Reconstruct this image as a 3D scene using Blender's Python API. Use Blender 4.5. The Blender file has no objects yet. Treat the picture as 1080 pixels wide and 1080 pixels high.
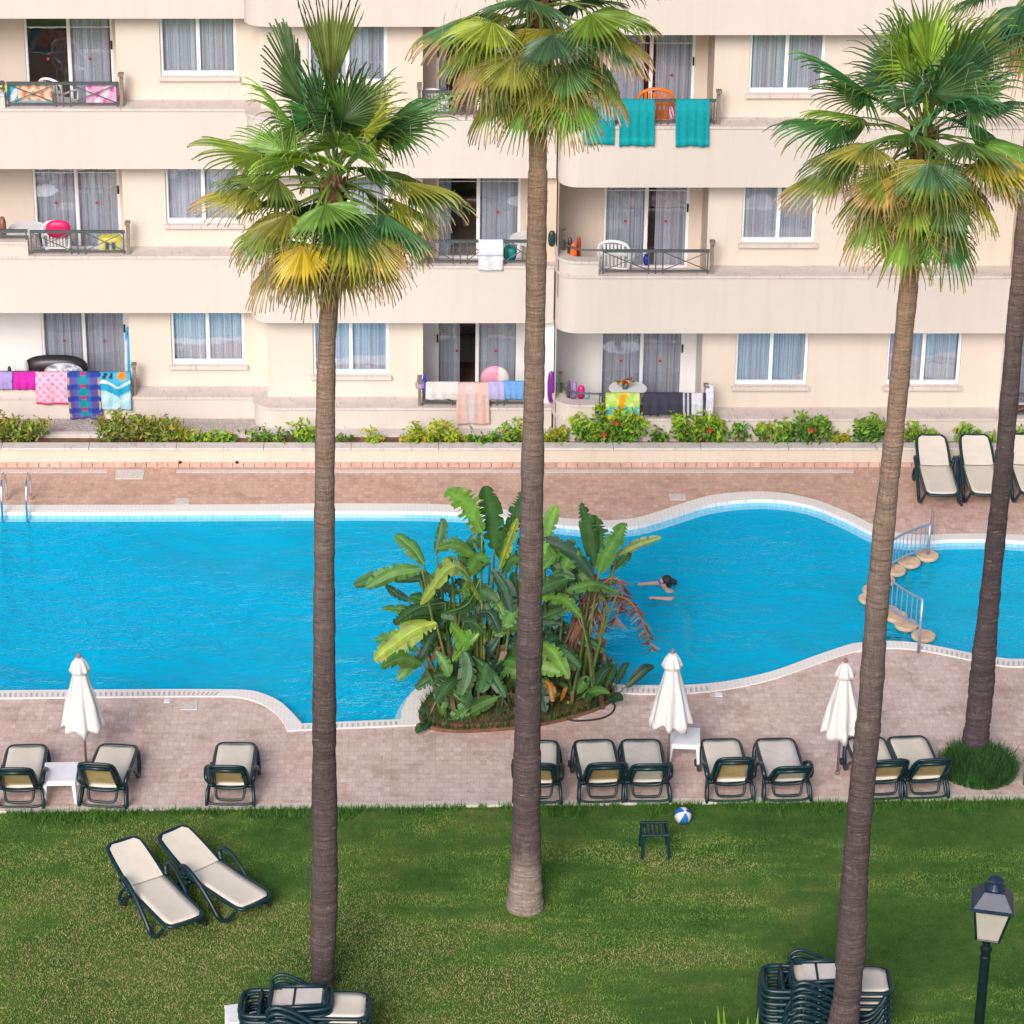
import bpy, math, random
import numpy as np
from mathutils import Vector, Matrix, Quaternion
from mathutils.geometry import delaunay_2d_cdt
R_ = math.radians
sc = bpy.context.scene
COL = sc.collection
random.seed(7)
UP = Vector((0, 0, 1))

# ------------------------------------------------------------------ camera
F_PX, CX, CY, PITCH, CAM_Z = 3250.0, 450.0, 540.0, R_(25.64), 24.0
cam_d = bpy.data.cameras.new('camera')
cam = bpy.data.objects.new('camera', cam_d); COL.objects.link(cam)
cam.location = (0, 0, CAM_Z); cam.rotation_euler = (math.pi/2 - PITCH, 0, 0)
cam_d.sensor_width = 36; cam_d.lens = F_PX/1080*36; cam_d.shift_x = 90/1080
cam_d.clip_end = 3000; cam_d.clip_start = 1
sc.camera = cam
CP, SP = math.cos(PITCH), math.sin(PITCH)
def _dir(px, py):
    dx = (px-CX)/F_PX; dy = (CY-py)/F_PX
    return Vector((dx, CP+dy*SP, -SP+dy*CP))
def at(px, py, z=0.0):
    """point of the place seen at this spot of the photo, at height z"""
    d = _dir(px, py); t = (z-CAM_Z)/d.z
    return Vector((d.x*t, d.y*t, CAM_Z+d.z*t))
def aty(px, py, Y):
    """point of the place seen at this spot of the photo, at distance Y"""
    d = _dir(px, py); t = Y/d.y
    return Vector((d.x*t, Y, CAM_Z+d.z*t))

# ------------------------------------------------------------------ scene helpers
def tag(o, label=None, cat=None, group=None, kind=None):
    if label: o['label'] = label
    if cat: o['category'] = cat
    if group: o['group'] = group
    if kind: o['kind'] = kind
    return o
def empty(name, loc, rz=0, label=None, cat=None, group=None):
    o = bpy.data.objects.new(name, None); COL.objects.link(o)
    o.location = loc; o.rotation_euler = (0, 0, rz); o.empty_display_size = .2
    return tag(o, label, cat, group)
def copy_tree(o, parent=None):
    c = o.copy(); COL.objects.link(c)
    if parent is not None: c.parent = parent
    for ch in list(o.children): copy_tree(ch, c)
    return c

class MB:
    def __init__(s): s.v=[]; s.f=[]; s.m=[]; s.c=[]
    def av(s, p, c=None):
        s.v.append((p[0], p[1], p[2])); s.c.append(c if c else (1,1,1)); return len(s.v)-1
    def af(s, idx, m=0): s.f.append(tuple(idx)); s.m.append(m)
    def poly(s, pts, m=0, c=None): s.af([s.av(p, c) for p in pts], m)
    def box(s, x0, x1, y0, y1, z0, z1, m=0, c=None, M=None):
        P = [(x0,y0,z0),(x1,y0,z0),(x1,y1,z0),(x0,y1,z0),(x0,y0,z1),(x1,y0,z1),(x1,y1,z1),(x0,y1,z1)]
        if M is not None: P = [M @ Vector(p) for p in P]
        i = [s.av(p, c) for p in P]
        for q in ((0,3,2,1),(4,5,6,7),(0,1,5,4),(1,2,6,5),(2,3,7,6),(3,0,4,7)): s.af([i[k] for k in q], m)
    def prism(s, poly, z0, z1, m=0, c=None):
        a = [s.av((p[0],p[1],z0), c) for p in poly]; b = [s.av((p[0],p[1],z1), c) for p in poly]
        n = len(poly); s.af(a[::-1], m); s.af(b, m)
        for k in range(n): s.af((a[k], a[(k+1)%n], b[(k+1)%n], b[k]), m)
    def strip_solid(s, outer, inner, z0, z1, m=0, c=None):
        """wall following two polylines"""
        n = len(outer); L = []
        for o, i in zip(outer, inner):
            L.append([s.av((o[0],o[1],z0),c), s.av((o[0],o[1],z1),c), s.av((i[0],i[1],z1),c), s.av((i[0],i[1],z0),c)])
        for k in range(n-1):
            for q in range(4): s.af((L[k][q], L[k+1][q], L[k+1][(q+1)%4], L[k][(q+1)%4]), m)
        s.af(L[0][::-1], m); s.af(L[-1], m)
    def tube(s, pts, r, n=8, m=0, c=None, cap=True, flat=1.0):
        pts = [Vector(p) for p in pts]; N = len(pts)
        rr = r if isinstance(r, (list, tuple)) else [r]*N
        cc = c if isinstance(c, list) else [c]*N
        d0 = (pts[1]-pts[0]).normalized()
        ref = UP if abs(d0.z) < .9 else Vector((1,0,0))
        a = d0.cross(ref).normalized(); rings = []
        for k in range(N):
            d = (pts[min(k+1,N-1)]-pts[max(k-1,0)])
            d = d.normalized() if d.length > 1e-9 else d0
            a = (a - d*a.dot(d)); a = a.normalized() if a.length > 1e-6 else d.orthogonal().normalized()
            b = d.cross(a)
            rings.append([s.av(pts[k]+(a*math.cos(2*math.pi*j/n)+b*math.sin(2*math.pi*j/n)*flat)*rr[k], cc[k]) for j in range(n)])
        for k in range(N-1):
            for j in range(n): s.af((rings[k][j], rings[k][(j+1)%n], rings[k+1][(j+1)%n], rings[k+1][j]), m)
        if cap: s.af(rings[0][::-1], m); s.af(rings[-1], m)
    def lathe(s, prof, n=20, o=(0,0,0), m=0, c=None, wob=None):
        rings = []
        for r, z in prof:
            rings.append([s.av((o[0]+r*(wob(2*math.pi*j/n, z) if wob else 1)*math.cos(2*math.pi*j/n),
                                o[1]+r*(wob(2*math.pi*j/n, z) if wob else 1)*math.sin(2*math.pi*j/n), o[2]+z), c) for j in range(n)])
        for k in range(len(rings)-1):
            for j in range(n): s.af((rings[k][j], rings[k][(j+1)%n], rings[k+1][(j+1)%n], rings[k+1][j]), m)
        s.af(rings[0][::-1], m); s.af(rings[-1], m)
    def grid(s, fn, nu, nv, m=0, cf=None):
        I = [[s.av(fn(i/nu, j/nv), cf(i/nu, j/nv) if cf else None) for j in range(nv+1)] for i in range(nu+1)]
        for i in range(nu):
            for j in range(nv): s.af((I[i][j], I[i+1][j], I[i+1][j+1], I[i][j+1]), m)
    def ball(s, o, rx, ry, rz, n=12, m=0, c=None):
        prof = []
        for k in range(n//2+1):
            a = -math.pi/2+math.pi*k/(n//2); prof.append((max(1e-4,math.cos(a)), math.sin(a)))
        st = len(s.v); s.lathe(prof, n, (0,0,0), m, c)
        for i in range(st, len(s.v)):
            p = s.v[i]; s.v[i] = (o[0]+p[0]*rx, o[1]+p[1]*ry, o[2]+p[2]*rz)
    def build(s, name, mats, parent=None, smooth=False, bevel=0, solid=0, sub=0):
        me = bpy.data.meshes.new(name); me.from_pydata(s.v, [], s.f)
        if not isinstance(mats, (list, tuple)): mats = [mats]
        for mt in mats: me.materials.append(mt)
        if len(mats) > 1: me.polygons.foreach_set('material_index', s.m)
        at_ = me.color_attributes.new('Col', 'FLOAT_COLOR', 'POINT')
        arr = np.ones((len(s.v), 4), dtype=np.float32); arr[:, :3] = np.array(s.c, dtype=np.float32).reshape(-1, 3)
        at_.data.foreach_set('color', arr.ravel())
        if smooth: me.polygons.foreach_set('use_smooth', [True]*len(s.f))
        me.update()
        o = bpy.data.objects.new(name, me); COL.objects.link(o)
        if parent is not None: o.parent = parent
        if solid:
            md = o.modifiers.new('thickness', 'SOLIDIFY'); md.thickness = solid; md.offset = 0
        if bevel:
            md = o.modifiers.new('bevel', 'BEVEL'); md.width = bevel; md.segments = 2; md.limit_method = 'ANGLE'
        if sub:
            md = o.modifiers.new('sub', 'SUBSURF'); md.levels = sub; md.render_levels = sub
        return o

def crom(pts, n=6, closed=False):
    pts = [Vector(p) for p in pts]; N = len(pts); out = []
    rng = range(N) if closed else range(N-1)
    for i in rng:
        p0 = pts[(i-1)%N] if closed or i > 0 else pts[0]*2-pts[1]
        p1 = pts[i]; p2 = pts[(i+1)%N]
        p3 = pts[(i+2)%N] if closed or i+2 < N else pts[-1]*2-pts[-2]
        for k in range(n):
            t = k/n
            out.append(.5*((2*p1)+(p2-p0)*t+(2*p0-5*p1+4*p2-p3)*t*t+(3*p1-p0-3*p2+p3)*t**3))
    if not closed: out.append(pts[-1])
    return out
def inside(poly, x, y):
    c = False; n = len(poly); j = n-1
    for i in range(n):
        xi, yi = poly[i][0], poly[i][1]; xj, yj = poly[j][0], poly[j][1]
        if (yi > y) != (yj > y) and x < (xj-xi)*(y-yi)/(yj-yi+1e-12)+xi: c = not c
        j = i
    return c
def sheet(outer, holes, z, extra=()):
    """flat sheet bounded by outer, minus holes"""
    vs = []; es = []
    for lp in [outer]+list(holes):
        b = len(vs); vs += [Vector((p[0], p[1])) for p in lp]
        es += [(b+i, b+(i+1)%len(lp)) for i in range(len(lp))]
    vs += [Vector((p[0], p[1])) for p in extra]
    V, E, Fc, *_ = delaunay_2d_cdt(vs, es, [], 0, 1e-5)
    mb = MB()
    for p in V: mb.av((p.x, p.y, z))
    for f in Fc:
        cx = sum(V[i].x for i in f)/len(f); cy = sum(V[i].y for i in f)/len(f)
        if inside(outer, cx, cy) and not any(inside(h, cx, cy) for h in holes): mb.af(f)
    return mb

# ------------------------------------------------------------------ materials
class NT:
    def __init__(s, name):
        s.mat = bpy.data.materials.new(name); s.mat.use_nodes = True
        s.n = s.mat.node_tree.nodes; s.l = s.mat.node_tree.links; s.n.clear()
        s.out = s.n.new('ShaderNodeOutputMaterial')
    def new(s, t, ins=None, **kw):
        n = s.n.new(t)
        for k, v in kw.items(): setattr(n, k, v)
        for k, v in (ins or {}).items(): s.set(n.inputs[k], v)
        return n
    def set(s, sock, v):
        if isinstance(v, bpy.types.NodeSocket): s.l.new(v, sock)
        elif isinstance(v, (tuple, list)) and len(v) == 3 and sock.type == 'RGBA': sock.default_value = (*v, 1)
        else: sock.default_value = v
    def coord(s, out='Object', scale=(1,1,1), rot=(0,0,0), loc=(0,0,0)):
        tc = s.new('ShaderNodeTexCoord'); mp = s.new('ShaderNodeMapping')
        s.l.new(tc.outputs[out], mp.inputs[0])
        mp.inputs['Scale'].default_value = scale; mp.inputs['Rotation'].default_value = rot; mp.inputs['Location'].default_value = loc
        return mp.outputs[0]
    def noise(s, vec, scale, detail=4, rough=.6):
        return s.new('ShaderNodeTexNoise', {'Vector': vec, 'Scale': scale, 'Detail': detail, 'Roughness': rough}).outputs['Fac']
    def mix(s, fac, a, b, mode='MIX'):
        n = s.new('ShaderNodeMix', data_type='RGBA', blend_type=mode)
        s.set(n.inputs[0], fac); s.set(n.inputs[6], a); s.set(n.inputs[7], b); return n.outputs[2]
    def ramp(s, fac, stops):
        n = s.new('ShaderNodeValToRGB'); cr = n.color_ramp
        s.l.new(fac, n.inputs[0])
        while len(cr.elements) < len(stops): cr.elements.new(.5)
        for e, (p, c) in zip(cr.elements, stops):
            e.position = p; e.color = (*c, 1) if isinstance(c, (tuple, list)) else (c, c, c, 1)
        return n.outputs[0]
    def math(s, op, a, b=0.0):
        n = s.new('ShaderNodeMath', operation=op); s.set(n.inputs[0], a); s.set(n.inputs[1], b); return n.outputs[0]
    def bump(s, h, st=.3, dist=.02):
        return s.new('ShaderNodeBump', {'Height': h, 'Strength': st, 'Distance': dist}).outputs[0]
    def pbr(s, col, rough=.6, bump=None, **kw):
        n = s.new('ShaderNodeBsdfPrincipled'); s.set(n.inputs['Base Color'], col); s.set(n.inputs['Roughness'], rough)
        if bump is not None: s.l.new(bump, n.inputs['Normal'])
        for k, v in kw.items(): s.set(n.inputs[k], v)
        return n.outputs[0]
    def done(s, sh): s.l.new(sh, s.out.inputs[0]); return s.mat

def plain(name, col, rough=.5, var=.12, scale=8, bump=.0, metal=0, spec=.5, bscale=None):
    t = NT(name); v = t.coord('Object'); nz = t.noise(v, scale)
    dark = tuple(c*(1-var) for c in col); lite = tuple(min(1, c*(1+var)) for c in col)
    c = t.ramp(nz, [(.3, dark), (.7, lite)])
    b = t.bump(t.noise(v, bscale or scale*8), bump) if bump else None
    return t.done(t.pbr(c, rough, b, Metallic=metal, **{'Specular IOR Level': spec}))
def leafmat(name, rough=.42, trans=.3, tint=(1,1,1)):
    t = NT(name); a = t.new('ShaderNodeAttribute', attribute_name='Col').outputs['Color']
    nz = t.noise(t.coord('Object'), 5.0)
    c = t.mix(1.0, a, t.ramp(nz, [(.3, .75), (.7, 1.2)]), 'MULTIPLY')
    p = t.pbr(c, rough, **{'Specular IOR Level': .45})
    tr = t.new('ShaderNodeBsdfTranslucent', {'Color': t.mix(1.0, c, (1.3, 1.5, .6), 'MULTIPLY')}).outputs[0]
    m = t.new('ShaderNodeMixShader', {0: trans, 1: p, 2: tr})
    return t.done(m.outputs[0])
def vcmat(name, rough=.8, bump=.25, bscale=160, spec=.3):
    t = NT(name); a = t.new('ShaderNodeAttribute', attribute_name='Col').outputs['Color']
    v = t.coord('Object')
    c = t.mix(1.0, a, t.ramp(t.noise(v, 12), [(.3, .70), (.7, .86)]), 'MULTIPLY')
    return t.done(t.pbr(c, rough, t.bump(t.noise(v, bscale), bump, .01), **{'Specular IOR Level': spec}))

def plaster(name, col, stain=.10):
    t = NT(name); v = t.coord('Object')
    big = t.noise(v, .5, 5); streak = t.noise(t.coord('Object', (6, 6, .35)), 1.0, 6, .65)
    fine = t.noise(v, 60, 3)
    c = t.mix(t.ramp(big, [(.35, 0.0), (.7, 1.0)]), col, tuple(x*(1-stain*.6) for x in col))
    c = t.mix(t.ramp(streak, [(.5, 0.0), (.8, .55)]), c, (col[0]*(1-stain*1.3), col[1]*(1-stain*1.6), col[2]*(1-stain*1.8)))
    return t.done(t.pbr(c, .85, t.bump(fine, .25, .008), **{'Specular IOR Level': .2}))
M = {}
M['band'] = plaster('band_plaster', (.60, .54, .49))
M['wall'] = plaster('wall_plaster', (.65, .56, .485))  # warmer than the bands: bounced light put into the same plaster's colour
M['jamb'] = plaster('jamb_plaster', (.64, .51, .41))  # darker copy of the wall plaster, recess shade painted into the side walls
M['white_wall'] = plaster('white_plaster', (.80, .79, .79), .05)
M['planter'] = plaster('planter_plaster', (.64, .56, .47), .2)
def stone(name, a, b, scale=3):
    t = NT(name); v = t.coord('Object'); c = t.ramp(t.noise(v, scale, 8, .7), [(.3, a), (.75, b)])
    spots = t.ramp(t.noise(t.coord('Object', (9, 2, 2)), 2.2, 8, .75), [(.56, 0.0), (.68, 1.0)])
    c = t.mix(spots, c, tuple(x*.62 for x in a))
    return t.done(t.pbr(c, .8, t.bump(t.noise(v, 40), .3, .01)))
M['ledge'] = stone('ledge_stone', (.52, .45, .43), (.66, .585, .55))
M['curb'] = stone('curb_stone', (.52, .46, .40), (.68, .62, .55))
M['cap'] = stone('cap_stone', (.52, .47, .46), (.66, .61, .59))
M['white_alu'] = plain('white_aluminium', (.82, .82, .84), .35, .04)
M['rail'] = plain('grey_rail_paint', (.070, .085, .085), .45, .2, 20)
M['post_brown'] = plain('weathered_post_paint', (.20, .165, .13), .6, .25, 14, .1)
M['chrome'] = plain('polished_steel', (.75, .76, .8), .14, .05, 8, metal=1)
M['grey_metal'] = plain('grey_rail_metal', (.34, .42, .55), .35, .12, 10, metal=.6)
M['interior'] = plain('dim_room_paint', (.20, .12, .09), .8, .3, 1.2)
M['door_black'] = plain('black_plastic', (.015, .015, .017), .4, .2)
M['red_dot'] = plain('red_sticker', (.5, .03, .03), .6, .1)
# glass
t = NT('window_glass'); lw = t.new('ShaderNodeLayerWeight', {'Blend': .35}).outputs['Fresnel']
wob = t.bump(t.noise(t.coord('Object'), 1.6, 2), .12, .05)
gl = t.new('ShaderNodeBsdfGlossy', {'Color': (.9, .95, 1), 'Roughness': .02, 'Normal': wob}).outputs[0]
tr = t.new('ShaderNodeBsdfTransparent', {'Color': (.93, .96, .98)}).outputs[0]
fac = t.math('ADD', t.math('MULTIPLY', lw, .6), .17)
M['glass'] = t.done(t.new('ShaderNodeMixShader', {0: fac, 1: tr, 2: gl}).outputs[0])
# curtains: vertical stripes with a small weave pattern
t = NT('curtain_cloth'); v = t.coord('Object')
sep = t.new('ShaderNodeSeparateXYZ', {0: v})
st = t.noise(t.coord('Object', (14, .01, .01)), 1.0, 3, .8)
dots = t.new('ShaderNodeTexVoronoi', {'Vector': t.coord('Object', (26, 1, 26)), 'Scale': 1.0}).outputs['Distance']
c = t.ramp(st, [(.30, (.09, .18, .32)), (.40, (.36, .48, .62)), (.48, (.68, .74, .80)), (.54, (.46, .34, .42)), (.60, (.56, .66, .76)), (.70, (.20, .30, .46))])
c = t.mix(t.ramp(dots, [(.12, .5), (.3, 0.0)]), c, (.25, .25, .35))
p = t.pbr(c, .9); tl = t.new('ShaderNodeBsdfTranslucent', {'Color': c}).outputs[0]
M['curtain'] = t.done(t.new('ShaderNodeMixShader', {0: .12, 1: p, 2: tl}).outputs[0])
# pavers
def paver(name, tone, zones=False):
    t = NT(name); v = t.coord('Object', rot=(0, 0, R_(.4)))
    def cells(w, h, off, sq, sz):
        return t.new('ShaderNodeTexBrick', {'Vector': v, 'Color1': (0, 0, 0), 'Color2': (1, 1, 1), 'Mortar': (.5, .5, .5), 'Scale': 1.0,
                  'Mortar Size': sz, 'Mortar Smooth': .3, 'Bias': 0.0, 'Brick Width': w, 'Row Height': h}, offset=off, squash=sq)
    wv_ = t.new('ShaderNodeTexNoise', {'Vector': v, 'Scale': 1.3, 'Detail': 2.0}).outputs['Color']
    v = t.mix(.035, v, wv_, 'ADD')
    b1 = cells(.135, .135, .31, .72, .005)
    big = t.noise(v, .35, 6, .65); mid = t.noise(v, 1.8, 6, .7)
    c = t.ramp(b1.outputs['Color'], [(0, (.42*tone[0], .31*tone[1], .27*tone[2])), (.35, (.465*tone[0], .357*tone[1], .32*tone[2])), (.7, (.485*tone[0], .38*tone[1], .345*tone[2])), (1, (.535*tone[0], .435*tone[1], .39*tone[2]))])
    c = t.mix(t.ramp(big, [(.35, 0.0), (.65, .75)]), c, t.mix(.6, c, (.64, .545, .55)))
    if zones:                                   # the redder, less bleached pavers at the far side and by the island bed
        sp = t.new('ShaderNodeSeparateXYZ', {0: t.coord('Object')})
        far = t.ramp(t.math('ADD', t.math('MULTIPLY', t.math('SUBTRACT', sp.outputs['Y'], 47.5), .3), t.math('MULTIPLY', t.math('SUBTRACT', mid, .5), .6)), [(.3, 0.0), (.9, 1.0)])
        dx = t.math('MULTIPLY', t.math('SUBTRACT', sp.outputs['X'], 1.6), .45); dy = t.math('SUBTRACT', sp.outputs['Y'], 42.0)
        rad = t.math('SQRT', t.math('ADD', t.math('MULTIPLY', dx, dx), t.math('MULTIPLY', dy, dy)))
        isl = t.ramp(t.math('ADD', rad, t.math('MULTIPLY', mid, .8)), [(.0, 1.0), (1.0, 0.0)])
        isl.node.color_ramp.elements[0].position = .55
        c = t.mix(t.math('MAXIMUM', t.math('MULTIPLY', far, .9), t.math('MULTIPLY', isl, .8)), c, t.mix(1.0, c, (.92, .76, .64), 'MULTIPLY'))
    c = t.mix(t.ramp(mid, [(.50, 0.0), (.70, .75)]), c, (.36, .245, .185))
    c = t.mix(t.ramp(t.noise(v, 5.5, 5, .7), [(.56, 0.0), (.70, .55)]), c, (.30, .20, .155))
    c = t.mix(t.ramp(b1.outputs['Fac'], [(0.3, 0.0), (1, .38)]), c, (.28, .20, .17))
    h = t.math('SUBTRACT', t.noise(v, 30), t.math('MULTIPLY', b1.outputs['Fac'], 2.0))
    return t.done(t.pbr(c, .82, t.bump(h, .35, .01), **{'Specular IOR Level': .25}))
M['paver'] = paver('pool_deck_pavers', (1.26, 1.22, 1.22), True)
M['brick'] = paver('brick_course', (1.15, .88, .75))
# pool tiles
def tile(name, a, b, grout, size, rough=.35):
    t = NT(name); v = t.coord('Object')
    k = t.new('ShaderNodeTexBrick', {'Vector': v, 'Color1': a, 'Color2': b, 'Mortar': grout, 'Scale': 1.0, 'Mortar Size': size*.07, 'Mortar Smooth': .2, 'Brick Width': size, 'Row Height': size}, offset=0.0)
    c = t.mix(t.ramp(t.noise(v, 1.2, 5), [(.4, 0.0), (.75, .35)]), k.outputs['Color'], tuple(x*.8 for x in a))
    return t.done(t.pbr(c, rough, t.bump(k.outputs['Fac'], .2, -.004)))
M['coping'] = tile('white_coping_tile', (.80, .775, .765), (.76, .735, .725), (.66, .635, .63), .07, .5)
M['grate'] = plain('grey_grate', (.47, .44, .45), .6, .2)
M['basin'] = tile('deep_blue_pool_tile', (.0, .47, .80), (.0, .455, .78), (.01, .47, .78), .3)
M['wall_tile'] = tile('pale_pool_wall_tile', (.22, .56, .74), (.18, .51, .70), (.4, .6, .7), .1)
M['shallow'] = tile('shallow_pool_tile', (.34, .84, .95), (.32, .82, .93), (.34, .80, .9), .3)
t = NT('pool_water_surface')
v1 = t.coord('Object', (1.0, 1.55, 1), rot=(0, 0, .12)); v2 = t.coord('Object', (.35, .55, 1), rot=(0, 0, .5))
n1 = t.noise(v1, 2.6, 4, .58); n2 = t.noise(v2, 1.0, 2)
calm = t.ramp(t.noise(t.coord('Object', (.22, .4, 1)), 1.0, 3), [(.35, .25), (.65, 1.0)])
h = t.math('ADD', t.math('MULTIPLY', t.math('MULTIPLY', n1, .6), calm), t.math('MULTIPLY', n2, 1.0))
bp = t.bump(h, .8, .42)
fr = t.new('ShaderNodeFresnel', {'IOR': 1.33, 'Normal': bp}).outputs[0]
trn = t.new('ShaderNodeBsdfTransparent', {'Color': (.62, .98, 1.0)}).outputs[0]
sca = t.new('ShaderNodeBsdfDiffuse', {'Color': (.0, .54, .88), 'Normal': bp}).outputs[0]
body = t.new('ShaderNodeMixShader', {0: .60, 1: trn, 2: sca}).outputs[0]
gls = t.new('ShaderNodeBsdfGlossy', {'Color': (.22, .80, 1.0), 'Roughness': .04, 'Normal': bp}).outputs[0]
M['water'] = t.done(t.new('ShaderNodeMixShader', {0: t.math('MULTIPLY', fr, .75), 1: body, 2: gls}).outputs[0])
# ground
t = NT('lawn_soil'); v = t.coord('Object')
a = t.noise(v, .55, 6, .65); b = t.noise(v, 3.5, 6, .7); fine = t.noise(t.coord('Object', (1, .6, 1)), 55, 4, .8)
c = t.ramp(t.math('ADD', t.math('MULTIPLY', a, .6), t.math('MULTIPLY', b, .4)), [(.38, (.05, .13, .022)), (.52, (.10, .19, .035)), (.64, (.17, .21, .055)), (.76, (.30, .26, .11))])
c = t.mix(1.0, c, t.ramp(fine, [(.25, .45), (.75, 1.45)]), 'MULTIPLY')
M['lawn'] = t.done(t.pbr(c, .95, t.bump(fine, .8, .04), **{'Specular IOR Level': .1}))
t = NT('gravel_stones'); v = t.coord('Object')
vo = t.new('ShaderNodeTexVoronoi', {'Vector': v, 'Scale': 22.0})
c = t.mix(.55, t.ramp(t.noise(vo.outputs['Position'], 9.0), [(.3, (.25, .21, .2)), (.7, (.62, .55, .52))]), (.42, .37, .35))
M['gravel'] = t.done(t.pbr(c, .9, t.bump(vo.outputs['Distance'], .8, -.03)))
M['soil'] = plain('planting_soil', (.16, .085, .045), .95, .45, 6, .6)
# palm trunks
def bark(name, tone, pale=0.0):
  t = NT(name); v = t.coord('Object')
  sep = t.new('ShaderNodeSeparateXYZ', {0: v})
  rings = t.new('ShaderNodeTexNoise', {'Vector': t.coord('Object', (2.2, 2.2, 21)), 'Scale': 1.0, 'Detail': 6.0, 'Roughness': .68, 'Distortion': .9}).outputs['Fac']; fib = t.new('ShaderNodeTexNoise', {'Vector': t.coord('Object', (30, 30, 3.2)), 'Scale': 1.0, 'Detail': 6.0, 'Roughness': .7, 'Distortion': 1.2}).outputs['Fac']; big = t.noise(v, 1.1, 5, .7)
  zz = t.math('ADD', t.math('DIVIDE', sep.outputs['Z'], 12.0), t.math('MULTIPLY', t.math('SUBTRACT', big, .5), .25))
  c = t.ramp(zz, [(0, (.125, .094, .096)), (.35, (.108, .080, .083)), (.55, (.19, .145, .132)), (.72, (.30, .212, .168)), (.95, (.34, .22, .145))])  # darker lower trunk is building shade put into the colour; browner top is its own
  if pale: c = t.mix(t.ramp(t.math('ADD', sep.outputs['Z'], t.math('MULTIPLY', t.math('SUBTRACT', big, .5), 1.6)), [(.55, pale), (1.0, 0.0)]), c, (.33, .275, .23))
  c = t.mix(1.0, c, tone, 'MULTIPLY')
  c = t.mix(1.0, c, t.ramp(rings, [(.3, .66), (.62, 1.14)]), 'MULTIPLY')
  c = t.mix(1.0, c, t.ramp(fib, [(.3, .68), (.65, 1.15)]), 'MULTIPLY')
  c = t.mix(t.ramp(t.noise(t.coord('Object', (3, 3, 9)), 2.0, 7, .75), [(.58, 0.0), (.68, .65)]), c, (.36, .31, .28))
  hh = t.math('ADD', t.math('MULTIPLY', rings, 1.0), t.math('MULTIPLY', fib, .5))
  return t.done(t.pbr(c, .9, t.bump(hh, 1.0, .045), **{'Specular IOR Level': .2}))
M['bark'] = bark('palm_bark', (1, 1, 1))
M['bark_pale'] = bark('palm_bark_pale_foot', (1, 1, 1), 1.0)
M['bark_dark'] = bark('palm_bark_dark', (.78, .78, .84))
M['fibre'] = plain('palm_fibre', (.17, .075, .04), .9, .5, 12, .6)
M['leaf'] = leafmat('palm_leaf')
M['broad'] = leafmat('broad_leaf', .48, .22)
M['bush'] = leafmat('bush_leaf', .5, .3)
M['grass'] = leafmat('grass_blades', .7, .3)
M['cloth'] = vcmat('printed_cloth')
M['vc_plastic'] = vcmat('moulded_plastic', .4, .05, 60, .5)
M['green_plastic'] = plain('dark_green_plastic', (.003, .024, .034), .38, .25, 10)
t = NT('sling_fabric'); v = t.coord('Object')
wv = t.noise(t.coord('Object', (120, 120, 40)), 1.0, 2); bg = t.noise(v, 4, 5)
c = t.mix(t.ramp(bg, [(.4, 0.0), (.75, .5)]), (.66, .61, .53), (.56, .51, .43))
M['sling'] = t.done(t.pbr(c, .85, t.bump(wv, .15, .004)))
t = NT('sling_fabric_backlit'); v = t.coord('Object'); bg = t.noise(v, 5, 5)
M['sling_tan'] = t.done(t.pbr(t.ramp(bg, [(.3, (.36, .25, .10)), (.7, (.50, .38, .19))]), .85))  # light shining through the sling put into its tan underside colour
t = NT('sling_fabric_greyed'); v = t.coord('Object'); bg = t.noise(v, 5, 5)
M['sling_grey'] = t.done(t.pbr(t.ramp(bg, [(.3, (.52, .48, .46)), (.7, (.64, .60, .56))]), .85))
M['canvas'] = plain('umbrella_canvas', (.62, .605, .605), .85, .07, 4, .15, bscale=90)
M['white_plastic'] = plain('white_plastic', (.78, .79, .83), .4, .06, 4)
M['pole_metal'] = plain('umbrella_pole_metal', (.22, .17, .17), .5, .2)
M['lamp_paint'] = plain('dark_lamp_paint', (.003, .012, .016), .38, .35, 8)
M['lamp_blue'] = plain('weathered_blue_lamp_paint', (.012, .024, .058), .4, .5, 12, .15)
M['lamp_glass'] = plain('frosted_lamp_glass', (.40, .38, .33), .35, .06, 3)
M['stepstone'] = plain('stepping_stone', (.60, .42, .29), .85, .2, 5, .3)
M['rubber'] = plain('black_rubber', (.02, .018, .02), .7, .2)
M['skin'] = plain('skin', (.58, .33, .25), .5, .08, 6)
M['hair'] = plain('dark_hair', (.018, .013, .014), .5, .3, 30, .3)
M['swimwear'] = plain('dark_swimwear', (.02, .02, .03), .6, .2)
EXPO = 0.5
# ================================================================== GROUND, DECK, POOL
def W(lst, z=0.0): return [at(x, y, z) for x, y in lst]
far_in = [(-220,541),(-100,541),(0,541),(120,541),(250,540.5),(360,540),(470,541),(530,546),(573,552),(600,555.5),(634,557.4),(671,555.5),(708,545),(745,533.6),(782,528.5),(819,528.3),(856,534.5),(893,549),(921,563),(948,570),(980,571.3),(1002,570),(1039,570),(1082,572),(1140,580),(1190,600)]
far_out = [(-230,533.5),(-100,533.5),(0,533.6),(120,533.5),(250,533),(360,532),(470,533),(530,538),(573,544.5),(600,548),(634,550),(671,547),(708,535.8),(745,524.5),(782,520),(819,520.2),(856,527),(893,540.7),(921,554.5),(948,563),(980,565.2),(1002,564),(1039,563.8),(1082,565.6),(1150,573),(1204,596)]
right_in = [(1215,632),(1200,668)]; right_out = [(1230,632),(1216,674)]
near_r_in = [(1160,692),(1080,696),(1053,694.5),(1022.6,689.4),(996,684),(967.5,679),(937,677),(910,678.5),(893,681.5),(856,694),(819,707.5),(782,716.7),(750,721.5),(719,723.6),(686,723.8),(650,722.5)]
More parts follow.
